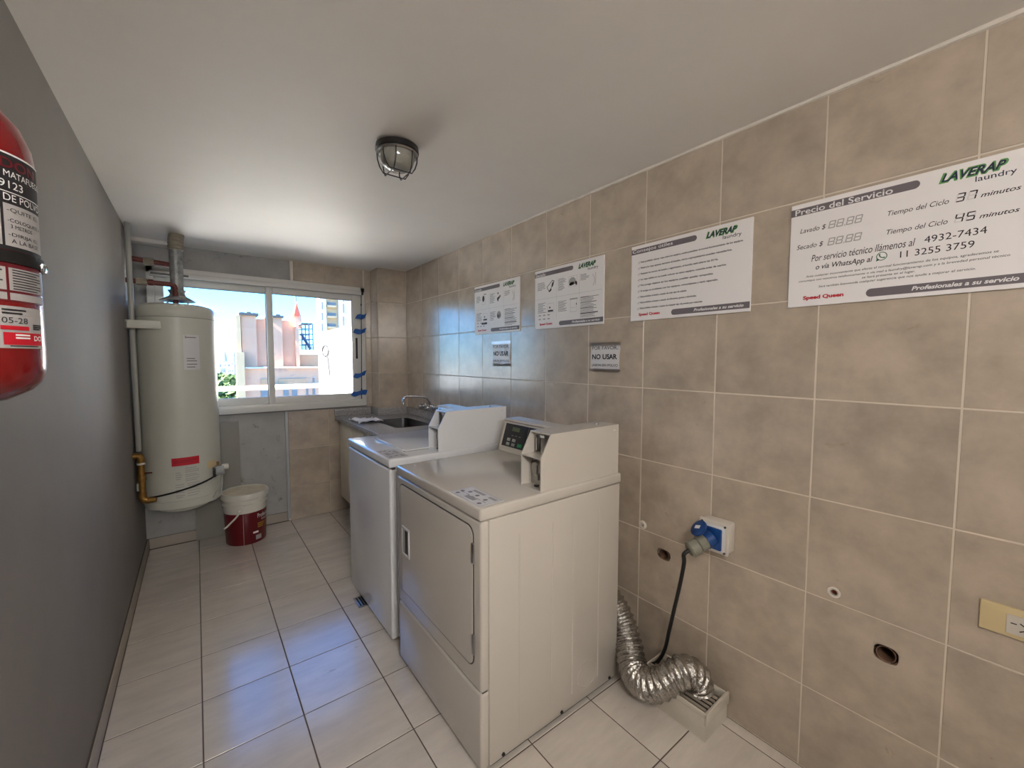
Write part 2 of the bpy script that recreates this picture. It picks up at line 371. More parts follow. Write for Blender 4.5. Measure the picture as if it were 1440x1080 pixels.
# ------------------------------------------------------------------ back wall with window opening
WX0, WX1, WZ0, WZ1 = -.262, 1.282, .985, 2.072
XT = .600                            # border between grey paint and tiles
mb = MB(); YG = YB+.018
mb.box(XL-.1, WX0, YG, YG+.14, -.02, HC+.05).box(WX0, .672, YG, YG+.14, WZ1, HC+.05).box(WX0, XT, YG, YG+.14, -.02, WZ0)
wall_back = struct(mb.build('wall_back', 'panel_grey', smooth=0))
mb = MB()
mb.box(XT, WX1, YB+.006, YB+.16, -.02, WZ0).box(.672, WX1, YB+.006, YB+.16, WZ1, HC+.05).box(WX1, XR+.1, YB+.006, YB+.16, -.02, HC+.05)
tb = mb.build('tiled_part', 'grout', wall_back, smooth=0)
def btile(x0, x1, z0, z1): child('tile', tmesh(round(x1-x0, 3), round(z1-z0, 3), 'tile'), None, tb, ((x0+x1)/2, YB+.006, (z0+z1)/2), (PI/2, 0, 0))
for (z0, z1) in ((0, .291), (.291, .62), (.62, .948), (.948, WZ0)):
    for (x0, x1) in ((XT+.012, .940), (.940, 1.27), (1.27, XR)): btile(x0, x1, z0, z1)
for (x0, x1) in ((.684, .940), (.940, 1.27)): btile(x0, x1, WZ1+.004, 2.236)
for (z0, z1) in zip(ROWS[3:], ROWS[4:]): btile(WX1+.004, XCOL, max(z0, WZ0), min(z1, 2.236))
# white edge trims between paint and tiles
struct(MB().box(XT-.009, XT+.012, YB-.004, YG+.002, .02, WZ0, .002).build('trim_2', 'trim_grey'))
struct(MB().box(.66, .684, YB-.006, YG+.002, WZ1, 2.238, .002).build('trim_3', 'plaster'))
# tile skirting on the grey part
bb = struct(MB().box(XL, XT-.012, YG-.004, YG+.001, 0, .08).build('baseboard_back', 'floor_grout', smooth=0))
for (x0, x1) in ((-.318, -.026), (-.026, .2925), (.2925, XT-.012)):
    child('tile', tmesh(round(x1-x0, 3), .08, 'skirting', .003), None, bb, ((x0+x1)/2, YG-.003, .0405), (PI/2, 0, 0))
# ceiling ledge at the back left corner
struct(MB().box(XL, -.12, YB-.10, YG+.01, 2.212, 2.24, .008).build('trim_4', 'ceiling'))
# boxed column in the corner
wc = struct(MB().box(XCOL+.006, XR+.01, YCOL+.006, YB+.02, -.02, HC+.02).build('wall_corner', 'grout', smooth=0))
for (z0, z1) in zip(ROWS, ROWS[1:]):
    z1 = min(z1, 2.238)
    child('tile', tmesh(round(XR-XCOL, 3), round(z1-z0, 3), 'tile'), None, wc, ((XCOL+XR)/2, YCOL+.006, (z0+z1)/2), (PI/2, 0, 0))
    child('tile', tmesh(round(YB-YCOL, 3), round(z1-z0, 3), 'tile'), None, wc, (XCOL+.006, (YCOL+YB)/2, (z0+z1)/2), ROTR)

# ------------------------------------------------------------------ window
YW = YB+.0
win = bpy.data.objects.new('window_1', None); COL.objects.link(win); win.location = (0, YW, WZ0); MW[win.name] = Matrix.Translation((0, YW, WZ0)); win['kind'] = 'structure'
mb = MB(); fr = .042
mb.box(WX0, WX0+fr, YW-.012, YW+.07, WZ0, WZ1, .004).box(WX1-fr, WX1, YW-.012, YW+.07, WZ0, WZ1, .004).box(WX0, WX1, YW-.012, YW+.07, WZ1-.05, WZ1, .004).box(WX0, WX1, YW-.014, YW+.07, WZ0-.02, WZ0+.045, .004)
mb.box(WX0+.01, WX1-.01, YW-.018, YW-.01, WZ0+.022, WZ0+.028)
mb.build('frame', 'alu', win)
MB().box(WX0, WX1, YW-.018, YW-.004, WZ0-.028, WZ0-.018).build('sill_strip', 'alu_dark', win)
def sash(x0, x1, y, st, name='sash', sl=None):
    z0, z1 = WZ0+.045, WZ1-.05; sl = sl or st
    mb = MB().box(x0, x0+sl, y, y+.026, z0, z1, .003).box(x1-st, x1, y, y+.026, z0, z1, .003).box(x0+sl, x1-st, y, y+.026, z0, z0+.058, .003).box(x0+sl, x1-st, y, y+.026, z1-.075, z1, .003)
    o = mb.build(name, 'alu', win)
    MB().box(x0+sl-.006, x1-st+.006, y+.011, y+.015, z0+.05, z1-.07).build('pane', 'pane', o, smooth=0)
    MB().box(x0+sl-.002, x1-st+.002, y-.001, y+.004, z1-.079, z1-.073).build('gasket', 'alu_dark', o, smooth=0)
    return o
s1 = sash(WX0+fr, .527, YW+.034, .05, sl=.05)
s2 = sash(.480, WX1-fr, YW+.004, .072, sl=.045)
MB().box(1.194, 1.212, YW-.001, YW+.006, 1.41, 1.605, .004).build('pull_handle', 'black', s2)
# long rail across the top of the window, with the rod that hangs from its end
br = thing('blind_rail', 'white slim rail across the top of the window frame', 'blind rail', (.5, YB-.03, 2.01))
MB().box(WX0+.02, 1.245, YB-.040, YB-.014, 1.998, 2.036, .006).build('rail', 'alu', br)
MB().box(-.235, -.02, YB-.043, YB-.036, 2.008, 2.022, .002).build('groove', 'alu_dark', br)
MB().lathe([(0, -.012), (.011, -.012), (.011, .012), (0, .012)], (1.252, YB-.028, 2.012), 12, 'y').build('end_cap', 'black', br)
single(MB().tube([(1.246, YB-.022, 2.0), (1.240, YB-.022, 1.5), (1.232, YB-.022, 1.03)], .0035, 8).tube([(1.2445, YB-.022, 1.92), (1.2442, YB-.022, 1.905)], .006, 8).tube([(1.2335, YB-.022, 1.13), (1.233, YB-.022, 1.115)], .006, 8), 'blind_rod', 'rubber', 'thin black vertical rod taped beside the right window frame', 'rod')
for k, (xa, za, xb, zb, hh, lab) in enumerate(((1.196, 1.792, 1.288, 1.812, .046, 'topmost blue masking tape strip on the window rod'), (1.176, 1.658, 1.284, 1.672, .046, 'second blue masking tape strip down, just above the black pull handle'), (1.170, 1.244, 1.276, 1.272, .046, 'blue masking tape strip just below the black pull handle'), (1.146, 1.080, 1.284, 1.092, .046, 'lowest blue masking tape strip at the window corner'))):
    n = 9; V = []; F = []
    for i in range(n):
        t = i/(n-1); x = xa+(xb-xa)*t; z = za+(zb-za)*t; bul = YB-.016-.012*math.exp(-((x-1.238)/.014)**2); tp = .5+.5*(min(1, 4*t))
        e = .006*math.sin(7*t+k)
        V += [(x-.01, bul, z-hh*.5*tp+e), (x+.008, bul, z+hh*.5+e), (x+.008, bul-.0012, z+hh*.5+e), (x-.01, bul-.0012, z-hh*.5*tp+e)]
    for i in range(n-1):
        a = i*4
        for q in range(4): F.append((a+q, a+(q+1) % 4, a+4+(q+1) % 4, a+4+q))
    F += [(0, 1, 2, 3), ((n-1)*4+3, (n-1)*4+2, (n-1)*4+1, (n-1)*4)]
    single(MB().add(V, F), 'masking_tape', 'tape_blue', lab, 'tape', 'blue tape strips on the window rod')

# ------------------------------------------------------------------ dryer and washer (front faces -X)
def machine(name, label, cat, x0, x1, y0, y1, paint, dryer):
    r = thing(name, label, cat, ((x0+x1)/2, (y0+y1)/2, 0))
    ZT = .923
    b = MB().box(x0+.036, x1, y0+.002, y1-.002, .018, .877, .004)
    body = b.build('cabinet_body', paint, r)
    MB().box(x0+.045, x1-.01, y0+.01, y1-.01, .008, .03).build('base_plinth', 'rubber', r)
    for fx_ in (x0+.08, x1-.06):
        for fy_ in (y0+.06, y1-.06): MB().lathe([(0, 0), (.02, 0), (.02, .012), (.008, .012), (.008, .03)], (fx_, fy_, 0), 12).build('foot', 'rubber', r)
    top = MB().box(x0-.003, x1+.004, y0-.003, y1+.003, .880, ZT, .009, 3).build('top_panel', paint, r)
    if dryer:
        MB().box(x0+.001, x0+.037, y0, y1, .2935, .877, .010, 3).build('front_panel', paint, r)
        MB().box(x0, x0+.037, y0, y1, .018, .290, .010, 3).build('kick_panel', paint, r)
        MB().box(x0+.01, x0+.03, y0+.006, y1-.006, .286, .297).build('panel_gap', 'seam', r, smooth=0)
        # door: rounded slab in a dark joint
        def rr(ya, yb, za, zb, rad, n=6):
            P = []
            for (cy, cz, a) in ((yb-rad, zb-rad, 0), (ya+rad, zb-rad, 90), (ya+rad, za+rad, 180), (yb-rad, za+rad, 270)):
                P += [(cy+rad*math.cos(math.radians(a+90*k/n)), cz+rad*math.sin(math.radians(a+90*k/n))) for k in range(n+1)]
            return P
        dy0, dy1, dz0, dz1 = y0+.045, y1-.034, .365, .848
        MB().prism(rr(dy0-.004, dy1+.004, dz0-.004, dz1+.004, .036), 'x', x0-.0015, x0+.004).build('door_joint', 'seam', r)
        P = rr(dy0, dy1, dz0, dz1, .033); Q = rr(dy0+.004, dy1-.004, dz0+.003, dz1-.003, .030)
        mb = MB().prism(P, 'x', x0-.003, x0+.002); n = len(P)
        mb.add([(x0-.003, *p) for p in P]+[(x0-.0045, *p) for p in Q], [(i, (i+1) % n, n+(i+1) % n, n+i) for i in range(n)]+[tuple(range(n, 2*n))])
        door = mb.build('door', paint, r)
        h0, h1, g0, g1 = y1-.140, y1-.062, .537, .667
        f_ = MB().box(x0-.008, x0-.003, h0, h0+.012, g0, g1, .002).box(x0-.008, x0-.003, h1-.012, h1, g0, g1, .002).box(x0-.008, x0-.003, h0, h1, g0, g0+.012, .002).box(x0-.008, x0-.003, h0, h1, g1-.012, g1, .002)
        f_.build('handle_frame', 'white_metal2', door)
        MB().box(x0-.0062, x0-.0036, h0+.01, h1-.01, g0+.01, g1-.01).build('handle_recess', 'seam', door, smooth=0)
        MB().box(x0-.0075, x0-.005, h1-.032, h1-.012, g0+.012, g1-.012, .001).build('handle_lip', 'btn', door)
        for (za, zb) in ((.729, .797), (.414, .482)):
            MB().box(x0-.007, x0-.001, dy0-.012, dy0+.003, za, zb, .002).build('hinge', 'steel', r)
        # pressed ribs, a pressed ring and screws on the near side
        for rx in (.874, 1.035, 1.145, 1.297): MB().box(rx-.003, rx+.003, y0+.0004, y0+.004, .075, .80, .0008, 1).build('pressed_rib', paint, body)
        MB().tube([(1.232+.055*math.cos(2*PI*k/24), y0+.002, .115+.055*math.sin(2*PI*k/24)) for k in range(24)], .0013, 6, closed=True).build('pressed_ring', paint, body)
        for (sx, sz) in ((.804, .030), (1.087, .030), (1.374, .030)): MB().lathe([(0, -.004), (.006, -.003), (.007, .004)], (sx, y0, sz), 10, 'y').build('screw', 'rubber', body)
    else:
        MB().box(x0, x0+.037, y0, y1, .018, .872, .010, 3).build('front_panel', paint, r)
        MB().box(x0+.012, x0+.03, y0+.004, y1-.004, .868, .884).build('panel_gap', 'seam', r, smooth=0)
        # lid set in the top
        lx0, lx1, ly0, ly1 = x0+.13, x0+.47, y0+.12, y1-.12
        MB().box(lx0-.004, lx1+.004, ly0-.004, ly1+.004, ZT-.002, ZT+.0006).build('lid_joint', 'seam', r, smooth=0)
        lid = MB().box(lx0, lx1, ly0, ly1, ZT-.002, ZT+.007, .003).build('loading_lid', paint, r)
        MB().box(lx0-.010, lx0+.004, ly0+.01, ly1-.01, ZT+.001, ZT+.012, .003).build('lid_lip', paint, lid)
    # instruction sticker on the front edge of the top
    s0, s1, t0, t1 = x0+.006, x0+.108, y0+.018, y0+.218
    st = MB().box(s0, s1, t0, t1, ZT, ZT+.0006).build('instruction_sticker', 'white_metal2', r, smooth=0)
    ink = MB(); zz = ZT+.0010
    def q2(xa, xb, ya, yb): ink.add([(xa, ya, zz), (xb, ya, zz), (xb, yb, zz), (xa, yb, zz)], [(0, 1, 2, 3)])
    for (xa, xb, ya, yb) in ((s0+.003, s1-.003, t0+.003, t0+.0045), (s0+.003, s1-.003, t1-.0045, t1-.003), (s0+.003, s0+.0045, t0+.003, t1-.003), (s1-.0045, s1-.003, t0+.003, t1-.003)): q2(xa, xb, ya, yb)
    for k in range(4): q2(s0+.018+.0052*k, s0+.0212+.0052*k, t0+.066, t0+.126)
    for k in range(3): q2(s1-.018-.005*k, s1-.0150-.005*k, t0+.014, t0+.060)
    for k in range(3): q2(s1-.018-.005*k, s1-.0150-.005*k, t0+.085, t0+.160)
    for (cx, cy) in ((s0+.02, t0+.03), (s0+.02, t1-.028), (s0+.055, t0+.045), (s0+.058, t0+.10), (s0+.06, t0+.15), (s0+.045, t1-.02)):
        ink.add([(cx+.009*math.cos(a), cy+.009*math.sin(a), zz) for a in [2*PI*k/8 for k in range(8)]], [tuple(range(8))])
    for k in range(5): q2(s0+.038, s0+.041, t0+.02+.034*k, t0+.042+.034*k)
    ink.build('sticker_print', 'grey_ink', st, smooth=0, kind='stuff')
    # coin meter box on the near side of the top
    m0, m1 = x0+.265, x1-.008; w0, w1 = y0+.007, y0+.122; zs_, zt_ = 1.045, 1.131
    prof = [(m0, ZT), (m1, ZT), (m1, zt_+.001), (m0+.048, zt_), (m0, zs_)]
    mb = MB().prism(prof, 'y', w0, w0+.004).prism(prof, 'y', w1-.004, w1)
    a, b = w0+.004, w1-.004
    mb.prism([(m0+.046, zt_-.005), (m1, zt_-.005), (m1, zt_+.001), (m0+.048, zt_)], 'y', a, b).box(m1-.004, m1, a, b, ZT, zt_-.005).box(m0, m1-.004, a, b, ZT, ZT+.004)
    mb.box(m0, m0+.066, a, b, zs_-.004, zs_)
    case = mb.build('coin_meter_case', paint, r, smooth=0)
    MB().box(m0+.062, m0+.066, a, b, zs_, zt_-.005).build('coin_slot_plate', 'steel', case, smooth=0)
    MB().box(m0+.056, m0+.0625, w0+.078, w0+.096, zs_+.006, zt_-.016, .001).build('coin_slot', 'seam', case)
    MB().box(m0+.053, m0+.0565, w0+.085, w0+.089, zs_+.012, zt_-.026).build('slot_opening', 'chrome', case, smooth=0)
    MB().box(m0+.058, m0+.0625, w0+.052, w0+.074, zt_-.024, zt_-.012, .002).build('slot_label', 'white_ink', case)
    MB().box(m0+.050, m0+.054, a, b, ZT+.004, zs_-.004).build('coin_drawer_plate', 'steel', case, smooth=0)
    MB().lathe([(0, -.010), (.024, -.010), (.028, -.004), (.034, 0)], (m0+.050, w0+.078, ZT+.066), 24, 'x').build('drawer_dial', 'steel', case)
    MB().box(m0+.040, m0+.051, w0+.060, w0+.072, ZT+.022, ZT+.085, .003).build('drawer_latch', 'galv', case)
    MB().lathe([(0, 0), (.009, 0), (.011, .003)], (m0+.028, w0+.055, ZT+.005), 12).build('coin_cup', 'seam', case)
    MB().lathe([(0, .004), (.006, .004), (.007, 0)], (m1-.075, w0+.055, zt_+.001), 12).build('lock_screw', 'chrome', case)
    MB().box(m1-.035, m1-.022, w0-.0006, w0+.001, zt_-.024, zt_-.018).build('rivet_mark', 'tank', case)
    # control console along the back
    c0, c1 = w1, y1-.002
    pr = [(x1-.145, ZT), (x1-.006, ZT), (x1-.006, 1.088), (x1-.100, 1.088), (x1-.112, 1.080), (x1-.100, 1.073), (x1-.142, .938)]
    con = MB().prism(pr, 'y', c0, c1).build('console', paint, r, smooth=20)
    # face of the console: black keypad
    A = Vector((x1-.142, 0, .938)); B = Vector((x1-.100, 0, 1.073)); dz = (B-A).normalized(); nn = Vector((-dz.z, 0, dz.x)); L = (B-A).length
    def face(ya, yb, ta, tb, off, nm, mt_, par):
        V = []
        for o_ in (0, off):
            for (y_, t_) in ((ya, ta), (yb, ta), (yb, tb), (ya, tb)): V.append((A+dz*t_*L+nn*o_)+Vector((0, y_, 0)))
        return MB().add(V, [(3, 2, 1, 0), (4, 5, 6, 7), (0, 1, 5, 4), (1, 2, 6, 5), (2, 3, 7, 6), (3, 0, 4, 7)]).build(nm, mt_, par, smooth=0)
    if dryer or True:
        pnl = face(y1-.43, y1-.022, .08, .93, .0015, 'control_panel', 'panel_black', con)
        face(y1-.215, y1-.213, .10, .90, .0022, 'panel_line', 'grey_ink', pnl)
        face(y1-.145, y1-.085, .68, .83, .0025, 'display', 'lcd', pnl)
        for (ya, ta) in ((y1-.075, .34), (y1-.118, .34), (y1-.075, .18), (y1-.118, .18)): face(ya-.013, ya+.013, ta-.05, ta+.06, .004, 'button', 'btn', pnl)
        face(y1-.190, y1-.155, .14, .27, .004, 'start_button', 'green_btn', pnl)
        for k in range(3): face(y1-.165+.03*k, y1-.150+.03*k, .50, .53, .0022, 'panel_print', 'grey_ink', pnl)
    return r
machine('clothes_dryer', 'white coin-operated dryer with front door and black keypad, nearest the camera', 'dryer', .711, 1.424, 1.090, 1.785, 'white_metal', True)
machine('washing_machine', 'white top-loading coin washer between the dryer and the sink', 'washer', .722, 1.435, 1.905, 2.580, 'white_metal2', False)

# ------------------------------------------------------------------ sink corner
CZ = .886; CX0 = .992; CY0, CY1 = 2.615, YB
SX0, SX1, SY0, SY1 = 1.185, 1.485, 2.96, 3.49
def rrect(x0, x1, y0, y1, r, n=5):
    P = []
    for (cx, cy, a) in ((x1-r, y1-r, 0), (x0+r, y1-r, 90), (x0+r, y0+r, 180), (x1-r, y0+r, 270)):
        P += [(cx+r*math.cos(math.radians(a+90*k/n)), cy+r*math.sin(math.radians(a+90*k/n))) for k in range(n+1)]
    return P
def ring_plate(mb, outer, inner, z0, z1):
    """plate between two loops with the same number of points"""
    n = len(inner)
    for z in (z0, z1): pass
    V = [(p[0], p[1], z) for z in (z0, z1) for lp in (outer, inner) for p in lp]; F = []
    for i in range(n):
        j = (i+1) % n
        F += [(i, j, n+j, n+i), (2*n+i, 2*n+j, 3*n+j, 3*n+i), (i, j, 2*n+j, 2*n+i), (n+i, n+j, 3*n+j, 3*n+i)]
    return mb.add(V, F)
inner = rrect(SX0, SX1, SY0, SY1, .05)
def to_rect(p, x0, x1, y0, y1):
    cx, cy = (SX0+SX1)/2, (SY0+SY1)/2; dx, dy = p[0]-cx, p[1]-cy
    t = min((x1-cx)/dx if dx > 1e-9 else ((x0-cx)/dx if dx < -1e-9 else 1e9), (y1-cy)/dy if dy > 1e-9 else ((y0-cy)/dy if dy < -1e-9 else 1e9))
    return (cx+dx*t, cy+dy*t)
bx0, bx1, by0, by1 = 1.10, 1.56, 2.86, 3.60
outer = [to_rect(p, bx0, bx1, by0, by1) for p in inner]
ct = thing('granite_worktop', 'speckled grey granite worktop with a cut-out for the sink', 'worktop', (1.3, 3.3, CZ-.028))
mb = ring_plate(MB(), outer, inner, CZ-.028, CZ)
mb.box(CX0, bx0, CY0, CY1-.02, CZ-.028, CZ).box(bx1, XR-.001, CY0, YCOL-.001, CZ-.028, CZ).box(bx0, bx1, CY0, by0, CZ-.028, CZ)
mb.box(bx0, XCOL-.001, by1, CY1-.02, CZ-.028, CZ).box(XCOL-.001, bx1, by1, YCOL-.001, CZ-.028, CZ)
# corners of the ring left open by the rectangular outline
for (cx, cy) in ((bx0, by0), (bx1, by0), (bx0, by1), (bx1, by1)):
    near = sorted(outer, key=lambda p: (p[0]-cx)**2+(p[1]-cy)**2)[:6]
    a = [p for p in near if abs(p[0]-cx) < 1e-6]; b = [p for p in near if abs(p[1]-cy) < 1e-6]
    if a and b:
        pa = a[0]; pb = b[0]; mb.prism([(cx, cy), pa, pb], 'z', CZ-.028, CZ)
mb.build('slab', 'granite', ct, smooth=0)
MB().box(CX0-.004, CX0+.006, CY0, CY1-.02, CZ-.036, CZ+.001, .003).build('front_edge', 'granite', ct)
sp = MB().box(CX0-.002, XCOL-.003, YB-.020, YB-.001, CZ, CZ+.065, .002).build('back_upstand', 'granite', ct)
MB().box(XCOL-.020, XCOL-.002, YCOL-.002, YB-.019, CZ, CZ+.065, .002).build('back_upstand', 'granite', ct)
MB().box(XCOL-.020, XR-.018, YCOL-.020, YCOL-.002, CZ, CZ+.065, .002).build('back_upstand', 'granite', ct)
MB().box(XR-.020, XR-.001, CY0, YCOL-.020, CZ, CZ+.065, .002).build('back_upstand', 'granite', ct)
# steel bowl
mb = MB(); n = len(inner); L1 = [(p[0], p[1], CZ-.003) for p in inner]
ic = ((SX0+SX1)/2, (SY0+SY1)/2)
def shrink(p, k): return (ic[0]+(p[0]-ic[0])*k, ic[1]+(p[1]-ic[1])*k)
V = L1+[(*shrink(p, .97), CZ-.13) for p in inner]+[(*shrink(p, .86), CZ-.165) for p in inner]+[(*shrink(p, .12), CZ-.172) for p in inner]
F = [(k*n+i, k*n+(i+1) % n, (k+1)*n+(i+1) % n, (k+1)*n+i) for k in range(3) for i in range(n)]
sk = thing('sink', 'stainless steel rectangular sink bowl set in the granite worktop', 'sink', (ic[0], ic[1], CZ-.175))
MB().add(V, F).build('bowl', 'sink_steel', sk)
MB().lathe([(0, CZ-.174), (.03, CZ-.174), (.036, CZ-.169), (.04, CZ-.171)], (ic[0], ic[1], 0), 20).build('drain', 'chrome', sk)
# wall faucet
fa = thing('wall_faucet', 'chrome two-handle wall faucet over the sink', 'faucet', (XR-.01, 3.2, 1.0))
MB().tube([(XR-.035, 3.12, 1.0), (XR-.035, 3.28, 1.0)], .017, 14).build('body', 'chrome', fa)
for yy in (3.13, 3.27):
    MB().lathe([(0, -.005), (.026, -.005), (.026, .002), (.014, .008), (.014, .04)], (XR-.042, yy, 1.0), 16, 'x').build('wall_flange', 'chrome', fa)
    h_ = MB().lathe([(0, -.098), (.017, -.098), (.021, -.090), (.021, -.066), (.012, -.058), (.010, -.035)], (XR-.012, yy, 1.0), 16, 'x').build('handle', 'chrome', fa)
    for k in range(6):
        a = k*PI/3; MB().tube([(XR-.108, yy+.020*math.cos(a), 1.0+.020*math.sin(a)), (XR-.080, yy+.020*math.cos(a), 1.0+.020*math.sin(a))], .004, 6).build('grip_lobe', 'chrome', h_)
pts = [(1.582, 3.2, 1.01), (1.572, 3.2, 1.045), (1.552, 3.2, 1.074), (1.525, 3.2, 1.088), (1.47, 3.2, 1.095), (1.40, 3.2, 1.102), (1.368, 3.2, 1.102), (1.347, 3.2, 1.092), (1.337, 3.2, 1.072), (1.339, 3.2, 1.045)]
spt = MB().tube(pts, .0105, 12).build('spout', 'chrome', fa)
MB().lathe([(0, 1.03), (.013, 1.03), (.013, 1.05), (.0105, 1.052)], (1.339, 3.2, 0), 12).build('aerator', 'chrome', spt)
# cabinet under the worktop
cbn = thing('sink_cabinet', 'cream laminate cabinet with plain doors under the granite worktop', 'cabinet', (1.3, 3.3, .14))
MB().box(1.045, XCOL-.004, CY0+.01, 3.93, .14, CZ-.185).box(XCOL-.004, XR-.005, CY0+.01, YCOL-.004, .14, CZ-.185).box(1.045, 1.060, CY0+.01, 3.93, CZ-.185, CZ-.030).box(1.045, XCOL-.004, 3.915, 3.93, CZ-.185, CZ-.030).box(1.045, XR-.005, CY0+.01, CY0+.025, CZ-.185, CZ-.030).build('body', 'cabinet', cbn, smooth=0)
dy = [3.928, 3.575, 3.235, 2.93, CY0+.012]
for a, b in zip(dy, dy[1:]):
    MB().box(1.026, 1.044, b+.002, a-.002, .143, CZ-.032, .002).build('door', 'cabinet', cbn)
MB().box(1.12, 1.14, CY0+.02, 3.93, 0, .14).build('toe_kick', 'rubber', cbn, smooth=0)
# rag on the worktop
nx, ny = 16, 12; V = []; F = []
for i in range(nx+1):
    for j in range(ny+1):
        s_, t_ = i/nx, j/ny; x = 1.02+.20*s_+.012*math.sin(5*t_); y_ = 3.34+.24*t_+.02*math.sin(6*s_)
        z = CZ+.004+.010*abs(math.sin(9*s_+2*t_))+.007*math.sin(7*t_+3*s_)**2
        V.append((x, y_, z))
for i in range(nx):
    for j in range(ny): a = i*(ny+1)+j; F.append((a, a+1, a+ny+2, a+ny+1))
k = len(V); V += [(x, y, z-.003) for x, y, z in V]; F += [tuple(q+k for q in f[::-1]) for f in F]
rg = thing('cleaning_rag', 'crumpled white cloth lying on the granite beside the sink', 'cloth', (1.1, 3.45, CZ))
ro = MB().add(V, F).build('cloth', 'cloth', rg, smooth=80)
V2 = [(x, y, z+.0012) for x, y, z in V[:k]]
F2 = [(a, a+1, a+ny+2, a+ny+1) for i in range(nx) for j in (1, 9) for a in [i*(ny+1)+j] if i > 9]
MB().add(V2, F2).build('stripe', 'cloth_brown', ro, smooth=80)

# ------------------------------------------------------------------ water heater corner
HX, HY, HR = -.093, 3.585, .212
wh = thing('water_heater', 'tall white cylindrical gas water heater hanging in the left corner', 'water heater', (HX, HY, .38))
MB().lathe([(0, .49), (HR, .49), (HR, 1.672), (0, 1.672)], (HX, HY, 0), 56).build('tank_shell', 'tank', wh)
MB().lathe([(HR-.004, 1.668), (HR+.0005, 1.675), (HR+.001, 1.715), (HR-.006, 1.735), (HR-.022, 1.751), (HR-.05, 1.760), (.09, 1.766), (0, 1.767)], (HX, HY, 0), 56).build('top_cap', 'tank', wh)
MB().lathe([(HR-.003, 1.667), (HR+.0012, 1.670), (HR-.003, 1.674)], (HX, HY, 0), 56).build('cap_seam', 'seam', wh)
MB().lathe([(HR-.004, .496), (HR+.002, .488), (HR+.002, .478), (HR-.006, .435), (HR-.06, .425), (HR-.062, .428)], (HX, HY, 0), 56).build('bottom_ring', 'tank', wh)
MB().lathe([(HR-.06, .43), (HR-.075, .400), (HR-.10, .388), (0, .385)], (HX, HY, 0), 40).build('burner_pan', 'tank', wh)
MB().lathe([(HR-.002, .489), (HR+.0028, .487), (HR-.002, .485)], (HX, HY, 0), 56).build('bottom_seam', 'seam', wh)
# wall brackets
MB().box(XL+.001, HX-.07, HY-.215, HY-.195, 1.590, 1.640, .003).box(XL+.001, XL+.012, HY-.215, HY+.1, 1.590, 1.640, .002).build('wall_bracket', 'tank', wh)
MB().box(XL+.001, HX-.19, HY-.05, HY+.05, .55, .60, .003).build('wall_bracket', 'tank', wh)
def on_cyl(c, r):
    return lambda u, v, w: (c[0]+(r+w)*math.cos(u), c[1]+(r+w)*math.sin(u), v)
def cpatch(c, r, a0, a1, z0, z1, off, n=10):
    mb = MB(); V = []; F = []
    for i in range(n+1):
        a = math.radians(a0+(a1-a0)*i/n); V += [(c[0]+(r+off)*math.cos(a), c[1]+(r+off)*math.sin(a), z0), (c[0]+(r+off)*math.cos(a), c[1]+(r+off)*math.sin(a), z1)]
    for i in range(n): F.append((2*i, 2*i+2, 2*i+3, 2*i+1))
    return mb.add(V, F)
def ctext(mb, s, c, r, a0, a1, z0, z1, off, bold=0, shear=0):
    V, F = text2d(s, 1, z1-z0, bold, shear)
    P = []
    for x, y, z in V:
        a = math.radians(a0+(a1-a0)*x); P.append((c[0]+(r+off)*math.cos(a), c[1]+(r+off)*math.sin(a), z0+y))
    return mb.add(P, F)
def clines(mb, c, r, a0, a1, zlist, h, off):
    for i, z in enumerate(zlist):
        e = a1-(a1-a0)*(.0 if i % 3 else .18); q = cpatch(c, r, a0, e, z, z+h, off, 5); mb.add(q.v, q.f)
HC_ = (HX, HY)
lb = cpatch(HC_, HR, -81, -57, 1.335, 1.560, .0008).build('info_sticker', 'white_metal2', wh)
mb = MB(); clines(mb, HC_, HR, -77, -62, [1.350, 1.368, 1.390, 1.405, 1.541], .005, .0014); ctext(mb, 'E', HC_, HR, -78, -75.5, 1.538, 1.552, .0014); mb.build('sticker_print', 'grey_ink', lb, kind='stuff', smooth=0)
cpatch(HC_, HR, -104, -65, .716, .768, .0008).build('red_warning_label', 'red_ink', wh)
mb = MB(); clines(mb, HC_, HR, -101, -69, [.736, .747], .003, .0014); mb.build('warning_print', 'maroon', wh, kind='stuff', smooth=0)
mb = MB(); clines(mb, HC_, HR, -86, -66, [.612, .624, .640, .652, .668, .680, .694], .005, .001); clines(mb, HC_, HR, -99, -91, [.626, .640, .654, .668], .006, .001)
clines(mb, HC_, HR, -100, -88, [.508, .520, .540, .556, .575, .590], .005, .001); clines(mb, HC_, HR, -84, -66, [.512, .528, .545, .560, .580, .594], .004, .001)
mb.build('instruction_print', 'pale_ink', wh, kind='stuff', smooth=0)
cpatch(HC_, HR, -52, -34, .665, .715, .0008).build('worn_sticker', 'beige', wh)
# draft hood and relief
dh = MB().lathe([(.052, 1.862), (.040, 1.84), (.046, 1.825), (.095, 1.795), (.098, 1.790), (.090, 1.792), (.03, 1.815), (.025, 1.86)], (HX+.012, HY, 0), 32).build('draft_hood', 'galv', wh)
for k in range(4):
    a = PI/4+k*PI/2; MB().box(HX+.012+.075*math.cos(a)-.004, HX+.012+.075*math.cos(a)+.004, HY+.075*math.sin(a)-.004, HY+.075*math.sin(a)+.004, 1.762, 1.802).build('hood_leg', 'galv', wh)
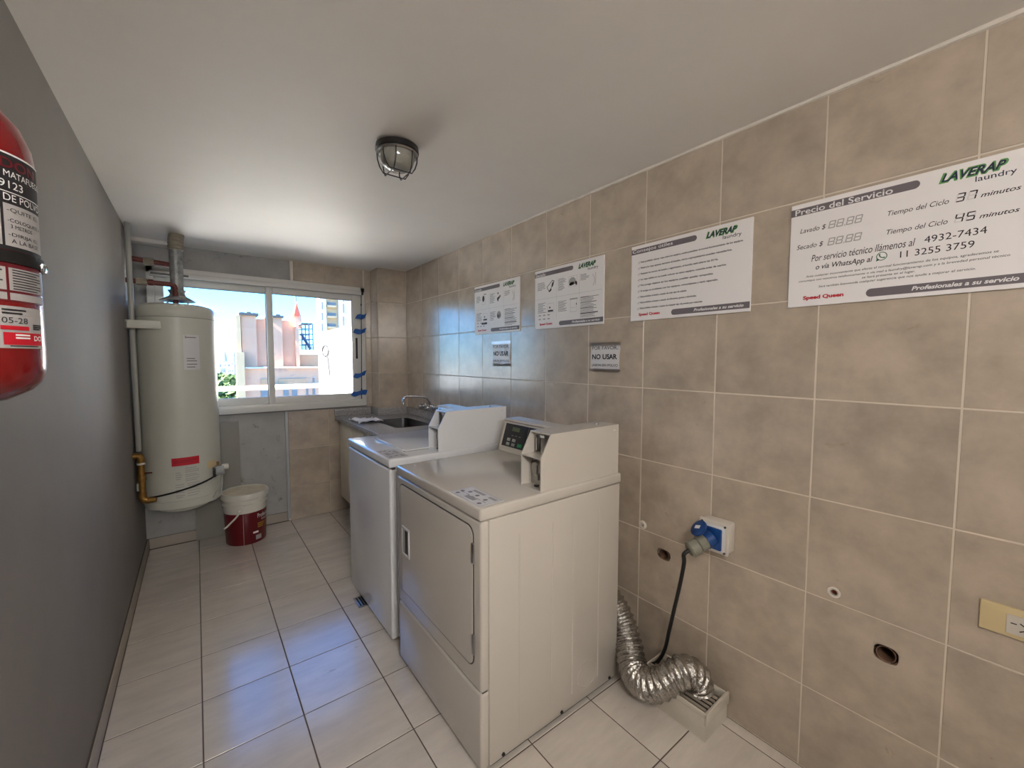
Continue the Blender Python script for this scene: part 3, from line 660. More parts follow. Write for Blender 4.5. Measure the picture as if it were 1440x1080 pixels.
# gas control valve on the right flank
va = math.radians(-32); vx, vy = HX+(HR)*math.cos(va), HY+HR*math.sin(va)
gv = MB().box(vx-.012, vx+.048, vy-.05, vy+.01, .612, .672, .006).build('gas_valve', 'galv', wh)
MB().lathe([(0, .020), (.018, .018), (.02, 0), (.02, -.02)], (vx+.052, vy-.03, .660), 16, 'x').build('valve_knob', 'plastic_white', gv)
MB().lathe([(0, .70), (.007, .70), (.007, .672)], (vx+.01, vy-.02, 0), 10).build('valve_stem', 'brass', gv)
MB().box(vx-.02, vx-.004, vy-.055, vy-.01, .60, .665, .003).build('valve_plate', 'black', gv)
MB().tube([(vx+.03, vy-.03, .615), (vx+.032, vy-.032, .56), (vx+.022, vy-.03, .48), (vx-.01, vy-.02, .44), (vx-.05, vy, .425)], .0045, 8).build('pilot_tube', 'pvc', gv)
MB().tube([(vx+.018, vy-.04, .612), (vx+.012, vy-.045, .54), (vx-.02, vy-.03, .46), (vx-.06, vy, .43)], .0035, 8).build('pilot_tube', 'pvc', gv)
# black cable round the front of the tank
path = []
for k in range(15):
    a = math.radians(-150+118*k/14); zz = .515+.095*(k/14)**1.1; path.append((HX+(HR+.010)*math.cos(a), HY+(HR+.010)*math.sin(a), zz))
single(MB().tube(path, .0055, 8), 'black_cable', 'rubber', 'black cable slung across the lower front of the water heater', 'cable')
# flue
fl = thing('flue_pipe', 'galvanised flue pipe rising from the water heater to the ceiling', 'flue pipe', (HX+.012, HY, 1.85))
MB().lathe([(.036, 1.84), (.036, 2.140)], (HX+.012, HY, 0), 24).build('pipe', 'galv', fl)
MB().box(HX+.005, HX+.019, HY-.0375, HY-.034, 1.845, 2.135).build('pipe_seam', 'galv', fl)
pth = []; rr_ = []
for k in range(13):
    t = k/12; pth.append((HX+.012+.012*t*t, HY+.055*t*t, 2.128+.13*t)); rr_.append(.041+.0025*math.cos(k*PI))
MB().tube(pth, rr_, 24).build('elbow', 'joint', fl)
# small gas pilot hook by the flue
# water pipes from the left wall
pp = thing('water_pipe', 'red-brown water pipe bending down into the water heater top', 'pipe', (XL, HY-.03, 1.9))
MB().tube([(XL, HY-.04, 1.898), (HX-.02, HY-.04, 1.893), (HX-.002, HY-.04, 1.886), (HX+.003, HY-.04, 1.868), (HX+.003, HY-.04, 1.762)], .0155, 14).build('pipe', 'rust', pp)
MB().lathe([(.0155, -.028), (.023, -.026), (.023, .026), (.0155, .028)], (XL+.075, HY-.04, 1.896), 8, 'x').build('union_joint', 'joint', pp)
MB().lathe([(.0155, .03), (.02, .032), (.02, .055), (.0155, .057)], (XL+.075, HY-.04, 1.896), 14, 'x').build('collar', 'rust', pp)
pp = thing('water_pipe', 'red-brown pipe running behind the flue from the left wall, above the window rail', 'pipe', (XL, HY+.09, 2.03))
MB().tube([(XL, HY+.10, 2.062), (HX-.03, HY+.10, 2.046), (HX-.008, HY+.108, 2.045), (HX, HY+.13, 2.048), (HX, YG-.001, 2.10)], .0165, 14).build('pipe', 'rust', pp)
MB().lathe([(.0165, -.028), (.025, -.026), (.025, .026), (.0165, .028)], (XL+.105, HY+.10, 2.052), 8, 'x').build('union_joint', 'joint', pp)
single(MB().tube([(XL+.025, HY-.10, 2.245), (XL+.025, HY-.10, .82)], .0145, 14), 'vertical_pipe', 'pvc', 'white vertical pipe on the left wall behind the water heater', 'pipe')
gp = thing('brass_pipe', 'old brass pipe with elbows at the lower left of the water heater', 'pipe', (XL+.03, HY-.15, .5))
gx, gy = XL+.038, HY-.165
MB().tube([(XL, gy, .800), (gx-.02, gy, .802), (gx-.004, gy, .795), (gx, gy, .778), (gx, gy, .755)], .019, 14).build('elbow', 'brass', gp)
MB().lathe([(.02, .744), (.0225, .748), (.021, .757)], (gx, gy, 0), 14).build('sealant_ring', 'plastic_white', gp)
MB().lathe([(.0145, .55), (.0165, .56), (.0165, .64), (.021, .645), (.021, .675), (.017, .68), (.016, .745)], (gx, gy, 0), 14).build('valve_body', 'brass', gp)
MB().tube([(gx, gy, .69), (gx+.05, gy-.02, .69)], .004, 8).build('valve_stem', 'copper', gp)
MB().tube([(gx, gy, .565), (gx, gy, .535), (gx+.008, gy-.002, .520), (gx+.025, gy-.006, .513), (gx+.065, gy-.016, .513)], [.019, .020, .020, .019, .014], 14).build('elbow', 'brass', gp)

# board leaning behind the bucket
single(MB().box(-.042, .258, YG-.036, YG-.022, .002, .902, .002), 'grey_board', 'panel_plain', 'plain grey board standing against the back wall behind the bucket', 'board')
# bucket
BX, BY = .268, 3.748
bk = thing('paint_bucket', 'maroon and white plastic paint bucket with dusty lid on the floor', 'bucket', (BX, BY, 0))
MB().lathe([(0, .002), (.128, .002), (.132, .008), (.140, .245), (0, .245)], (BX, BY, 0), 48).build('printed_body', 'maroon', bk)
MB().lathe([(.140, .245), (.1415, .30), (.150, .303), (.150, .312), (.1425, .315), (.143, .335), (.151, .338), (.151, .348), (.144, .35)], (BX, BY, 0), 48).build('rim', 'plastic_white', bk)
ld = MB().lathe([(.154, .346), (.158, .350), (.158, .386), (.154, .392), (.146, .392), (.142, .389), (.138, .388)], (BX, BY, 0), 48).build('lid_ring', 'plastic_white', bk)
MB().lathe([(.141, .389), (.13, .388), (0, .389)], (BX, BY, 0), 48).build('lid_top', 'lid', ld)
bc = (BX, BY)
ctext(MB(), 'Profesional', bc, .1395, -62, -8, .192, .226, .0022, .01).build('lettering', 'white_ink', bk, smooth=0); ctext(MB(), 'Interior', bc, .1385, -48, -10, .168, .186, .0022).build('lettering', 'white_ink', bk, smooth=0)
mb = MB(); clines(mb, bc, .1375, -62, -38, [.118, .132, .146], .006, .0025); clines(mb, bc, .137, -35, -12, [.112, .128, .144], .005, .0025); mb.build('print_lines', 'yellow_ink', bk, kind='stuff', smooth=0)
mb = MB(); ctext(mb, 'Pr', bc, .1395, -40, -28, .230, .240, .0022); mb.build('brand_print', 'red_ink', bk, smooth=0)
lb_ = cpatch(bc, .1345, -68, -50, .028, .062, .0035).build('print_label', 'pale_ink', bk)
cpatch(bc, .136, -76, -60, .080, .094, .003).build('print_badge', 'white_ink', bk)
cpatch(bc, .1355, -101.5, -100.3, .004, .244, .0045).build('label_seam', 'pale_ink', bk)
a = math.radians(-108); ex, ey = BX+.143*math.cos(a), BY+.143*math.sin(a)
MB().lathe([(0, -.012), (.014, -.010), (.016, .010)], (ex, ey, .268), 12, 'y').build('handle_ear', 'plastic_white', bk)
hd = MB().tube([(ex, ey-.012, .268), (ex-.03, ey-.02, .232), (ex-.085, ey-.016, .178), (ex-.100, ey-.005, .165)], .0065, 8).build('handle', 'plastic_white', bk)

# ------------------------------------------------------------------ fire extinguisher on the left wall
EX, EY, ER = -.238, .812, .080
fe = thing('fire_extinguisher', 'red fire extinguisher with black and white labels hanging on the left wall', 'fire extinguisher', (EX, EY, 1.355))
MB().lathe([(0, 1.352), (.045, 1.352), (.052, 1.356), (.066, 1.364), (.074, 1.374), (.079, 1.388), (ER, 1.40), (ER, 1.655), (.078, 1.672), (.070, 1.695), (.054, 1.716), (.035, 1.730), (.022, 1.736), (.018, 1.76), (0, 1.76)], (EX, EY, 0), 56).build('cylinder', 'red', fe, smooth=50)
MB().lathe([(0, 1.755), (.02, 1.755), (.022, 1.762), (.022, 1.80), (.014, 1.805), (.014, 1.82), (0, 1.82)], (EX, EY, 0), 16).build('valve', 'brass', fe)
MB().tube([(EX, EY, 1.81), (EX, EY-.05, 1.83), (EX, EY-.13, 1.825)], [.010, .011, .008], 10).build('carry_handle', 'black', fe)
MB().tube([(EX, EY, 1.82), (EX, EY-.04, 1.85), (EX, EY-.13, 1.868)], [.009, .010, .007], 10).build('squeeze_lever', 'black', fe)
MB().tube([(EX-.02, EY+.01, 1.785), (EX-.05, EY-.05, 1.77), (EX-.04, EY-.10, 1.70), (EX-.03, EY-.098, 1.60), (EX-.03, EY-.092, 1.50)], .0095, 10).build('hose', 'rubber', fe)
MB().box(XL, EX-.03, EY-.02, EY+.02, 1.69, 1.73, .003).build('wall_hook', 'steel', fe)
EC = (EX, EY)
la = cpatch(EC, ER, -150, 6, 1.535, 1.650, .0006, 40).build('main_label', 'ink', fe)
mb = MB(); z = 1.6005
for (a0, a1) in ((-78, -40.2), (-38.2, 4)):
    q = cpatch(EC, ER, a0, a1, 1.540, 1.590, .0010, 14); mb.add(q.v, q.f)
mb.build('instruction_panel', 'pale_ink', la, kind='stuff')
mb = MB(); q = cpatch(EC, ER, -150, 6, 1.6485, 1.6505, .0011, 40); mb.add(q.v, q.f); q = cpatch(EC, ER, -150, 4, 1.6035, 1.6045, .0011, 40); mb.add(q.v, q.f)
ctext(mb, 'MATAFUEGO', EC, ER, -36.5, 6, 1.622, 1.6295, .0012); ctext(mb, '11-9123', EC, ER, -52, -21, 1.6085, 1.6175, .0012); ctext(mb, 'MATAFUEGO A BASE DE POLVO', EC, ER, -120, 2, 1.5935, 1.6020, .0012)
q = cpatch(EC, ER, -50, -41.5, 1.556, 1.568, .0013, 4); mb.add(q.v, q.f); mb.build('white_print', 'white_ink', la, kind='stuff', smooth=0)
mb = MB(); ctext(mb, 'DON', EC, ER, -39, -4, 1.632, 1.644, .0012, .02); mb.build('red_print', 'maroon', la, smooth=0)
mb = MB(); ctext(mb, '-QUITE EL', EC, ER, -36, -4, 1.580, 1.5855, .0016); ctext(mb, '-COLOQUESE A', EC, ER, -36, 0, 1.568, 1.573, .0016); ctext(mb, '3 METROS', EC, ER, -34, -14, 1.5615, 1.5660, .0016); ctext(mb, '-DIRIJA EL', EC, ER, -36, -6, 1.551, 1.556, .0016); ctext(mb, 'A LA BASE', EC, ER, -34, -6, 1.5440, 1.549, .0016); ctext(mb, 'C', EC, ER, -48, -44, 1.558, 1.566, .0018, .02)
ctext(mb, 'CO', EC, ER, -50, -42, 1.580, 1.585, .0016); mb.build('black_print', 'ink', la, kind='stuff', smooth=0)
st = MB().lathe([(ER+.0005, 1.520), (ER+.003, 1.520), (ER+.003, 1.534), (ER+.0005, 1.534)], (EX, EY, 0), 48).build('retaining_strap', 'rubber', fe)
MB().box(EX+ER, EX+ER+.006, EY-.008, EY+.008, 1.517, 1.529, .002).build('strap_buckle', 'chrome', st)
lc = cpatch(EC, ER, -150, 2, 1.474, 1.519, .0006, 40).build('service_label', 'maroon', fe)
mb = MB()
for (a0, a1) in ((-80, -39.5), (-37.5, -2)):
    for (z0, z1) in ((1.487, 1.514), (1.4755, 1.484)):
        q = cpatch(EC, ER, a0, a1, z0, z1, .001, 12); mb.add(q.v, q.f)
mb.build('label_panel', 'pale_ink', lc, kind='stuff')
mb = MB(); clines(mb, EC, ER, -35, -6, [1.4885+.0032*k for k in range(8)], .0013, .0014); clines(mb, EC, ER, -58, -42, [1.490, 1.497, 1.509], .0016, .0014); mb.build('label_print', 'ink', lc, kind='stuff', smooth=0)
ls = cpatch(EC, ER, -48, -8, 1.4175, 1.468, .0008, 14).build('inspection_sticker', 'pale_ink', fe)
mb = MB(); ctext(mb, '05-28', EC, ER, -44.5, -25, 1.4475, 1.4545, .0014); clines(mb, EC, ER, -44, -26, [1.4585, 1.4625], .002, .0014); clines(mb, EC, ER, -20, -10, [1.441, 1.4435, 1.446], .0018, .0014); clines(mb, EC, ER, -40, -10, [1.4195], .0012, .0014); mb.build('sticker_print', 'ink', ls, kind='stuff', smooth=0)
mb = MB(); q = cpatch(EC, ER, -44, -10, 1.4215, 1.4365, .0013, 14); mb.add(q.v, q.f); q = cpatch(EC, ER, -45.5, -24, 1.4395, 1.4445, .0013, 10); mb.add(q.v, q.f); mb.build('sticker_red_field', 'red_ink', ls, kind='stuff')
mb = MB(); ctext(mb, 'DO', EC, ER, -20, -11, 1.427, 1.4335, .0018, .02)
for (a0, z0) in ((-36, 1.4290), (-36, 1.4325)):
    q = cpatch(EC, ER, a0, a0+12, z0, z0+.002, .0018, 4); mb.add(q.v, q.f)
mb.build('sticker_white_print', 'white_ink', ls, kind='stuff', smooth=0)

# ------------------------------------------------------------------ ceiling lamp
LX, LY = .664, 1.615
cl = thing('ceiling_lamp', 'unlit black bulkhead ceiling lamp with wire cage', 'lamp', (LX, LY, HC))
MB().lathe([(0, HC), (.070, HC), (.082, HC-.006), (.084, HC-.026), (.078, HC-.030), (0, HC-.030)], (LX, LY, 0), 36).build('base', 'bulkhead', cl)
MB().lathe([(.079, HC-.029), (.0815, HC-.032), (.079, HC-.036), (.070, HC-.036)], (LX, LY, 0), 36).build('ring', 'steel', cl)
MB().lathe([(.068, HC-.034), (.066, HC-.055), (.058, HC-.078), (.040, HC-.092), (0, HC-.097)], (LX, LY, 0), 32).build('glass', 'lamp_glass', cl)
for ax in (0, 1):
    for off in (-.033, .033):
        hw = .066; zb = HC-.106; P = [(-hw-.004, HC-.032), (-hw-.002, HC-.06), (-hw+.006, HC-.085), (-hw+.02, zb), (hw-.02, zb), (hw-.006, HC-.085), (hw+.002, HC-.06), (hw+.004, HC-.032)]
        zz = .003 if ax else 0
        MB().tube([((LX+p+.0, LY+off, q-zz) if ax == 0 else (LX+off, LY+p, q-zz)) for p, q in P], .0024, 6).build('cage_wire', 'bulkhead', cl)

GLX, GLY, GLZ = -.06, -.55, 2.10
rl = thing('added_globe_lamp', 'added lit globe on the ceiling behind the camera, brightening the room', 'lamp', (GLX, GLY, HC))  # unseen globe, added to brighten the ceiling and the near room
MB().lathe([(0, HC), (.05, HC), (.05, HC-.02), (.012, HC-.03), (.012, GLZ+.09)], (GLX, GLY, 0), 20).build('stem', 'alu', rl)
MB().lathe([(.1*math.sin(PI*k/12), GLZ-.1*math.cos(PI*k/12)) for k in range(13)], (GLX, GLY, 0), 24).build('globe', 'fill_globe_lit', rl)
fq = (-FLD).to_track_quat('Z', 'Y').to_matrix(); fl_ = thing('added_fill_fixture', 'added grey fill lamp on the wall behind the camera, brightening the room', 'lamp', tuple(FLX), fq)  # housing made up to carry the added fill light
MB().box(-.22, .22, -.14, .14, .012, .09, .008).build('housing', 'galv', fl_, world=False)
MB().box(-.2, .2, -.12, .12, .004, .013).build('lens', 'fill_lens_lit', fl_, smooth=0, world=False)
MB().tube([(FLX.x, FLX.y-.06, FLX.z+.01), (FLX.x, YF, FLX.z+.02)], .02, 10).build('bracket', 'galv', fl_)

# ------------------------------------------------------------------ signs on the right wall
def sign(label, y0, kind):
    s = thing('information_sign', label, 'sign', (XR-.001, y0, 1.583), WALLR, 'laundry signs on the tiled wall')
    W, H, T = .521, .338, .006
    MB().box(0, W, 0, H, 0, T, .0008, 1).build('panel', 'board', s, world=False)
    z1, z2, z3 = T+.0003, T+.0006, T+.0009
    def bd(mb, n, mt): return mb.build(n, mt, s, smooth=0, world=False)
    bd(pill(MB(), 0, .311, .300, .323, z1, left=False), 'title_bar', 'grey_ink'); bd(pill(MB(), .206, W-.002, .012, .036, z1, right=False), 'footer_bar', 'grey_ink')
    title = {'price': ('Precio del Servicio', .012, .243), 'tips': ('Consejos útiles', .006, .200), 'wash': ('Lavado', .008, .085), 'dry': ('Secado', .008, .085)}[kind]
    bd(put(MB(), title[0], title[1], .302, title[2], .019, z2, .012), 'title_lettering', 'white_ink'); bd(put(MB(), 'Profesionales a su servicio', .306, .0185, .192, .012, z2, .03, .25), 'footer_lettering', 'white_ink')
    bd(put(MB(), 'Speed Queen', .044, .018, .108, .016, z1, .045), 'maker_lettering', 'red_ink')
    cu_v, cu_f = text2d('LAVERAP', .121, .0268, .066, .35); V, F = text2d('LAVERAP', .112, .0205, .022, .35)
    bd(MB().add([(x+.347, y+.2965, z1) for x, y, z in cu_v], cu_f), 'logo_outline', 'green_ink')
    bd(MB().add([(x+.352, y+.2998, z2+.0002) for x, y, z in V], F), 'logo_lettering', 'navy_ink'); bd(put(MB(), 'laundry', .414, .277, .068, .018, z1, .004), 'logo_lettering', 'navy_ink')
    def ln(*a):
        bd(put(MB(), *a), 'lettering', 'ink')
    k = MB(); p = MB()
    if kind == 'price':
        fn = MB()
        ln('Lavado $', .028, .239, .070, .017, z1, 0, .25); ln('Secado $', .020, .187, .073, .017, z1, 0, .25)
        for (t, y) in (('37', .239), ('45', .186)):
            ln('Tiempo del Ciclo', .246, y-.003, .123, .018, z1, 0, .25); ln('minutos', .425, y, .066, .011, z1, .01, .3)
            seg = {'3': 'abcdg', '7': 'abc', '4': 'bcfg', '5': 'acdfg', '8': 'abcdefg'}
            for i, ch in enumerate(t): digit(k, seg[ch], .380+.0205*i, y, .016, .022, z2); digit(fn, seg['8'], .380+.0205*i, y, .016, .022, z1)
            for i in range(4): digit(p, 'abcdefg', .104+.0205*i+(.004 if i > 1 else 0), y, .017, .023, z1)
            quad(p, .145, .148, y, y+.003, z1)
        ln('Por servicio técnico llámenos al', .063, .143, .245, .021, z1, 0, .25); ln('4932-7434', .326, .146, .114, .018, z1)
        ln('o vía WhatsApp al', .076, .111, .142, .021, z1, .01, .25); ln('11 3255 3759', .278, .115, .142, .018, z1)
        for (tx, x, y, ww) in (('Ante cualquier inconveniente que afecte el normal funcionamiento de los equipos, agradecemos se', .050, .092, .412), ('comunique con nosotros telefonicamente o vía mail a laundry@laverap.com y a la brevedad personal técnico', .030, .079, .451), ('se hará presente en el lugar.', .195, .067, .116), ('Será también bienvenida cualquier sugerencia que nos ayude a mejorar el servicio.', .086, .055, .339)):
            ln(tx, x, y, ww, .0085, z1, .005, .15)
        bd(fn, 'unlit_segments', 'faint_ink')['kind'] = 'stuff'
        wa = MB(); cx, cy = .238, .1275
        for (r0, r1) in ((.0105, .0125),):
            P = [(cx+r1*math.cos(a), cy+r1*math.sin(a), z1) for a in [2*PI*i/24 for i in range(24)]]+[(cx+r0*math.cos(a), cy+r0*math.sin(a), z1) for a in [2*PI*i/24 for i in range(24)]]
            wa.add(P, [(i, (i+1) % 24, 24+(i+1) % 24, 24+i) for i in range(24)])
        wa.add([(cx-.0125, cy-.0135, z1), (cx-.004, cy-.0105, z1), (cx-.0105, cy-.003, z1)], [(0, 1, 2)])
        pts = [(-.005, .005), (-.0045, .0005), (-.002, -.0025), (.0015, -.0045), (.0055, -.0045)]
        for a, b in zip(pts, pts[1:]):
            d = Vector((b[0]-a[0], b[1]-a[1])).normalized(); q = Vector((-d.y, d.x))*.0013
            wa.add([(cx+a[0]-q.x, cy+a[1]-q.y, z1), (cx+b[0]-q.x, cy+b[1]-q.y, z1), (cx+b[0]+q.x, cy+b[1]+q.y, z1), (cx+a[0]+q.x, cy+a[1]+q.y, z1)], [(0, 1, 2, 3)])
        for c in (pts[0], pts[-1]): quad(wa, cx+c[0]-.002, cx+c[0]+.002, cy+c[1]-.0018, cy+c[1]+.0018, z2)
        bd(wa, 'phone_symbol', 'wa_ink')
    elif kind == 'tips':
        tx = ['Está prohibido colocar ropa sobre los equipos, puede perjudicar el normal funcionamiento de los equipos.', 'Retire la ropa apenas termine el lavado, otros copropietarios pueden necesitarlos.', 'Respete los turnos de lavado y seguimiento, el laundry está abierto las 24 Hs.', 'La ropa teñida no se puede colocar en estos equipos, consulte antes de usarlos.', 'No ponga objetos en los equipos, pueden quedar atrapados.', 'Si surge un problema con los equipos, comuníquese y será reparado.', 'Está prohibido el lavado y secado de todo tipo de calzado.', 'Está prohibido el lavado y secado de alfombras, gomas y almohadas.', 'Está prohibido el lavado y secado de cualquier tipo de prenda para mascotas.']
        ends = [.489, .450, .399, .431, .382, .401, .274, .316, .342]
        for i, (t, e) in enumerate(zip(tx, ends)):
            y = .257-.0258*i; ln(t, .052, y-.001, e-.052, .0095, z1, .03)
            for q in range(3): quad(p, .037+.004*q, .0405+.004*q, y+.001+.002*q, y+.0045+.002*q, z1)
            quad(p, .037, .049, y-.0015, y-.0005, z1)
    else:
        rs_ = random.Random(3 if kind == 'wash' else 5)
        def para(x0, x1, y0, y1, h=.0042, mbk=None):
            y = y1
            while y > y0:
                e = x0+(x1-x0)*rs_.uniform(.55, 1); quad(mbk or k, x0, e, y-h*.45, y, z1); y -= h*1.6
        def frame(mb_, x0, x1, y0, y1, t=.0012):
            quad(mb_, x0, x1, y0, y0+t, z1); quad(mb_, x0, x1, y1-t, y1, z1); quad(mb_, x0, x0+t, y0, y1, z1); quad(mb_, x1-t, x1, y0, y1, z1)
        def blob(mb_, x, y, rx, ry, rot=0, n=10):
            mb_.add([(x+rx*math.cos(2*PI*i/n)*math.cos(rot)-ry*math.sin(2*PI*i/n)*math.sin(rot), y+rx*math.cos(2*PI*i/n)*math.sin(rot)+ry*math.sin(2*PI*i/n)*math.cos(rot), z1) for i in range(n)], [tuple(range(n))])
        quad(p, .01, W-.01, .1715, .1725, z1); quad(p, .185, .186, .06, .275, z1); quad(p, .355, .356, .06, .275, z1)
        para(.024, .094, .224, .266); para(.196, .259, .202, .267); para(.363, .426, .236, .265); para(.029, .102, .090, .149); para(.198, .266, .087, .144); para(.365, .495, .045, .147)
        for q in range(4): quad(k, .365, .365+(.06, .11, .09, .12)[q], .1455-.028*q, .1485-.028*q, z2)
        for i in range(3):
            for j in range(2): blob(p, .045+.038*i, .078-.022*j, .012, .004)
        frame(p, .111, .165, .090, .142); blob(k, .130, .118, .006, .006); quad(k, .115, .158, .094, .104, z1)
        if kind == 'dry':
            # lint filter, hand with filter, drum door, cabinet outline
            k2 = MB()
            for (a, b) in (((.106, .235), (.150, .268)), ((.150, .268), (.165, .262)), ((.165, .262), (.125, .205)), ((.125, .205), (.106, .235))):
                d = Vector((b[0]-a[0], b[1]-a[1])).normalized(); q = Vector((-d.y, d.x))*.0018
                k2.add([(a[0]-q.x, a[1]-q.y, z1), (b[0]-q.x, b[1]-q.y, z1), (b[0]+q.x, b[1]+q.y, z1), (a[0]+q.x, a[1]+q.y, z1)], [(0, 1, 2, 3)])
            k.add(k2.v, k2.f); blob(k, .134, .215, .012, .006, .6); blob(k, .152, .245, .007, .016, -.4); blob(p, .305, .240, .026, .022); blob(k, .300, .228, .018, .010, .2); blob(k, .333, .228, .007, .012, .4); frame(p, .278, .340, .212, .268)
            frame(p, .292, .340, .078, .145); blob(k, .337, .118, .003, .006); quad(p, .292, .340, .100, .101, z1); quad(p, .288, .345, .143, .150, z1)
        else:
            blob(k, .115, .245, .014, .022); frame(p, .100, .140, .205, .262); quad(k, .120, .150, .272, .276, z1); blob(k, .290, .262, .006, .008); blob(k, .300, .232, .020, .008, .6); blob(k, .288, .222, .008, .014, .3); blob(p, .312, .240, .010, .010)
            blob(p, .300, .118, .024, .026); blob(k, .290, .112, .007, .012); blob(k, .310, .116, .006, .012); quad(k, .092, .160, .066, .080, z1)
        a_ = MB(); a_.tube([(.445, .255, z1), (.458, .240, z1), (.462, .215, z1), (.450, .198, z1)], .0012, 5); a_.tube([(.466, .262, z1), (.468, .236, z1), (.466, .198, z1)], .0008, 5); p.add(a_.v, a_.f)
    if k.v: bd(k, 'print', 'ink')['kind'] = 'stuff'
    if p.v: bd(p, 'pale_print', 'pale_ink')['kind'] = 'stuff'
def digit(mb, segs, x, y, w, h, z, t=.0028, sh=.18):
    def q(x0, x1, y0, y1): mb.add([(x+a+sh*b, y+b, z) for a, b in ((x0, y0), (x1, y0), (x1, y1), (x0, y1))], [(0, 1, 2, 3)])
    e = .0007; S_ = dict(a=(t*.7, w-t*.7, h-t, h), d=(t*.7, w-t*.7, 0, t), g=(t*.7, w-t*.7, h/2-t/2, h/2+t/2), f=(0, t, h/2+e, h-e), b=(w-t, w, h/2+e, h-e), e=(0, t, e, h/2-e), c=(w-t, w, e, h/2-e))
    for s in segs: q(*S_[s])
sign('white sign with service prices and cycle times, nearest the camera at the right', .550, 'price')
sign('white sign headed with useful tips, listing nine bulleted lines', 1.191, 'tips')
sign('white sign with drying steps in six drawings, second from the window', 1.872, 'dry')
sign('white sign with washing steps in six drawings, farthest and nearest the window', 2.538, 'wash')

# taped paper notices
def notice(label, y0, z0, w, h, lines, torn, seed):
    rr = random.Random(seed)
    s = thing('paper_notice', label, 'notice', (XR-.001, y0, z0), WALLR, 'taped paper notices')
    nx_, ny_ = 14, 12; V = []; F = []
    def hz(u, v): return .0022+.0012*math.sin(13*u+3*v+seed)+.0010*math.sin(9*v*(1+u)+seed*2)+(.003*max(0, math.sin(5*u+8*v)) if torn else 0)
    for i in range(nx_+1):
        for j in range(ny_+1):
            u, v = i/nx_, j/ny_; x = u*w; y = v*h
            if i == nx_: x -= .006*abs(math.sin(3.2*v+.3))
            if torn and j == 0: y += .012*abs(math.sin(4*u+1))
            V.append((x, y, hz(u, v)))
    for i in range(nx_):
        for j in range(ny_): a = i*(ny_+1)+j; F.append((a, a+ny_+1, a+ny_+2, a+1))
    n = len(V); V += [(x, y, z-.0004) for x, y, z in V]; F += [tuple(q+n for q in f[::-1]) for f in F]
    pg = MB().add(V, F).build('sheet', 'paper', s, smooth=60, world=False)
    for (t, x, y, ww, hh, b) in lines:
        tv, tf = text2d(t, ww, hh, b); MB().add([(a+x, c+y, hz((a+x)/w, (c+y)/h)+.0010) for a, c, d in tv], tf).build('lettering', 'ink', pg, smooth=0, world=False)
    for (a0, a1, b0, b1) in ((-.006, w+.004, h-.012, h+.007), (-.006, w+.004, -.009, .008)):
        quad(MB(), a0, a1, b0, b1, .0052).build('clear_tape', 'tape_clear', s, smooth=0, world=False)
notice('creased white notice asking not to use powder soap, taped below the drying sign', 1.434, 1.354, .186, .132, [('POR FAVOR,', .010, .098, .160, .021, 0), ('NO USAR', .010, .053, .158, .026, .03), ('JABON EN POLVO', .008, .014, .166, .016, 0)], False, 2)
notice('crumpled faded white notice taped below the washing sign', 2.318, 1.370, .205, .150, [('POR FAVOR,', .012, .108, .175, .024, 0), ('NO USAR', .012, .060, .17, .030, .03), ('JABON EN POLVO', .010, .016, .18, .018, 0)], True, 4)

# ------------------------------------------------------------------ wall fittings
so = thing('industrial_socket', 'white wall box with blue industrial socket and hinged lid', 'socket', (XR, .75, .73))
sy0, sy1, sz0, sz1 = .693, .807, .668, .790
MB().box(1.562, XR-.0005, sy0+.004, sy1-.004, sz0+.004, sz1-.004, .006).build('box', 'sock_white', so)
fp = MB().box(1.552, 1.566, sy0, sy1, sz0, sz1, .005, 3).build('face_plate', 'sock_white', so)
MB().box(1.549, 1.553, sy0+.012, sy1-.012, sz0+.010, sz1-.014, .003).build('inner_plate', 'white_metal2', fp)
for yy in (sy0+.013, sy1-.013):
    for zz in (sz0+.010, sz1-.012): MB().lathe([(0, -.003), (.004, -.003), (.0045, .004)], (1.551, yy, zz), 10, 'x').build('screw', 'seam', fp)
bf = MB().box(1.540, 1.552, sy0+.022, sy1-.030, sz0+.016, sz1-.024, .004).build('blue_flange', 'blue', so)
tilt = Matrix.Rotation(math.radians(0), 3, 'Y')
ca = Vector((1.545, .752, .726)); cdv = Vector((-.80, .42, -.42)).normalized()
def along(t): return ca+cdv*t
MB().tube([along(0), along(.030)], [.031, .031], 20).build('blue_collar', 'blue', so)
# lid, flipped up, a round dish
lv = Vector((-.62, .42, .66)).normalized(); lc_ = Vector((1.503, .782, .763)); 
MB().tube([lc_-lv*.008, lc_-lv*.004, lc_+lv*.004, lc_+lv*.007], [.030, .034, .034, .029], 24).build('hinged_lid', 'blue', so)
a1 = lv.orthogonal().normalized(); a1 = Vector((0, -1, 0))-lv*lv.dot(Vector((0, -1, 0))); a1.normalize(); b1 = lv.cross(a1)
MB().add([lc_+lv*.0075+a1*x+b1*y for x, y in ((-.013, -.006), (.013, -.006), (.013, .008), (-.013, .008))], [(0, 1, 2, 3)]).build('lid_sticker', 'white_ink', so, smooth=0)
pl = thing('industrial_plug', 'grey industrial plug with black cable in the blue socket', 'plug', tuple(along(.06)))
MB().tube([along(.028), along(.032), along(.060), along(.064)], [.027, .029, .029, .024], 20).build('plug_body', 'plug_grey', pl)
MB().tube([along(.064), along(.067), along(.098), along(.104)], [.026, .031, .030, .022], 14).build('cable_gland', 'plug_grey', pl)
e = along(.102); 
cab = [e, e+cdv*.02+Vector((0, .004, -.008)), e+Vector((.004, .022, -.06)), e+Vector((.02, .045, -.16)), e+Vector((.035, .075, -.28)), e+Vector((.05, .105, -.40)), e+Vector((.06, .13, -.50)), e+Vector((.055, .17, -.58)), e+Vector((.05, .25, -.615))]
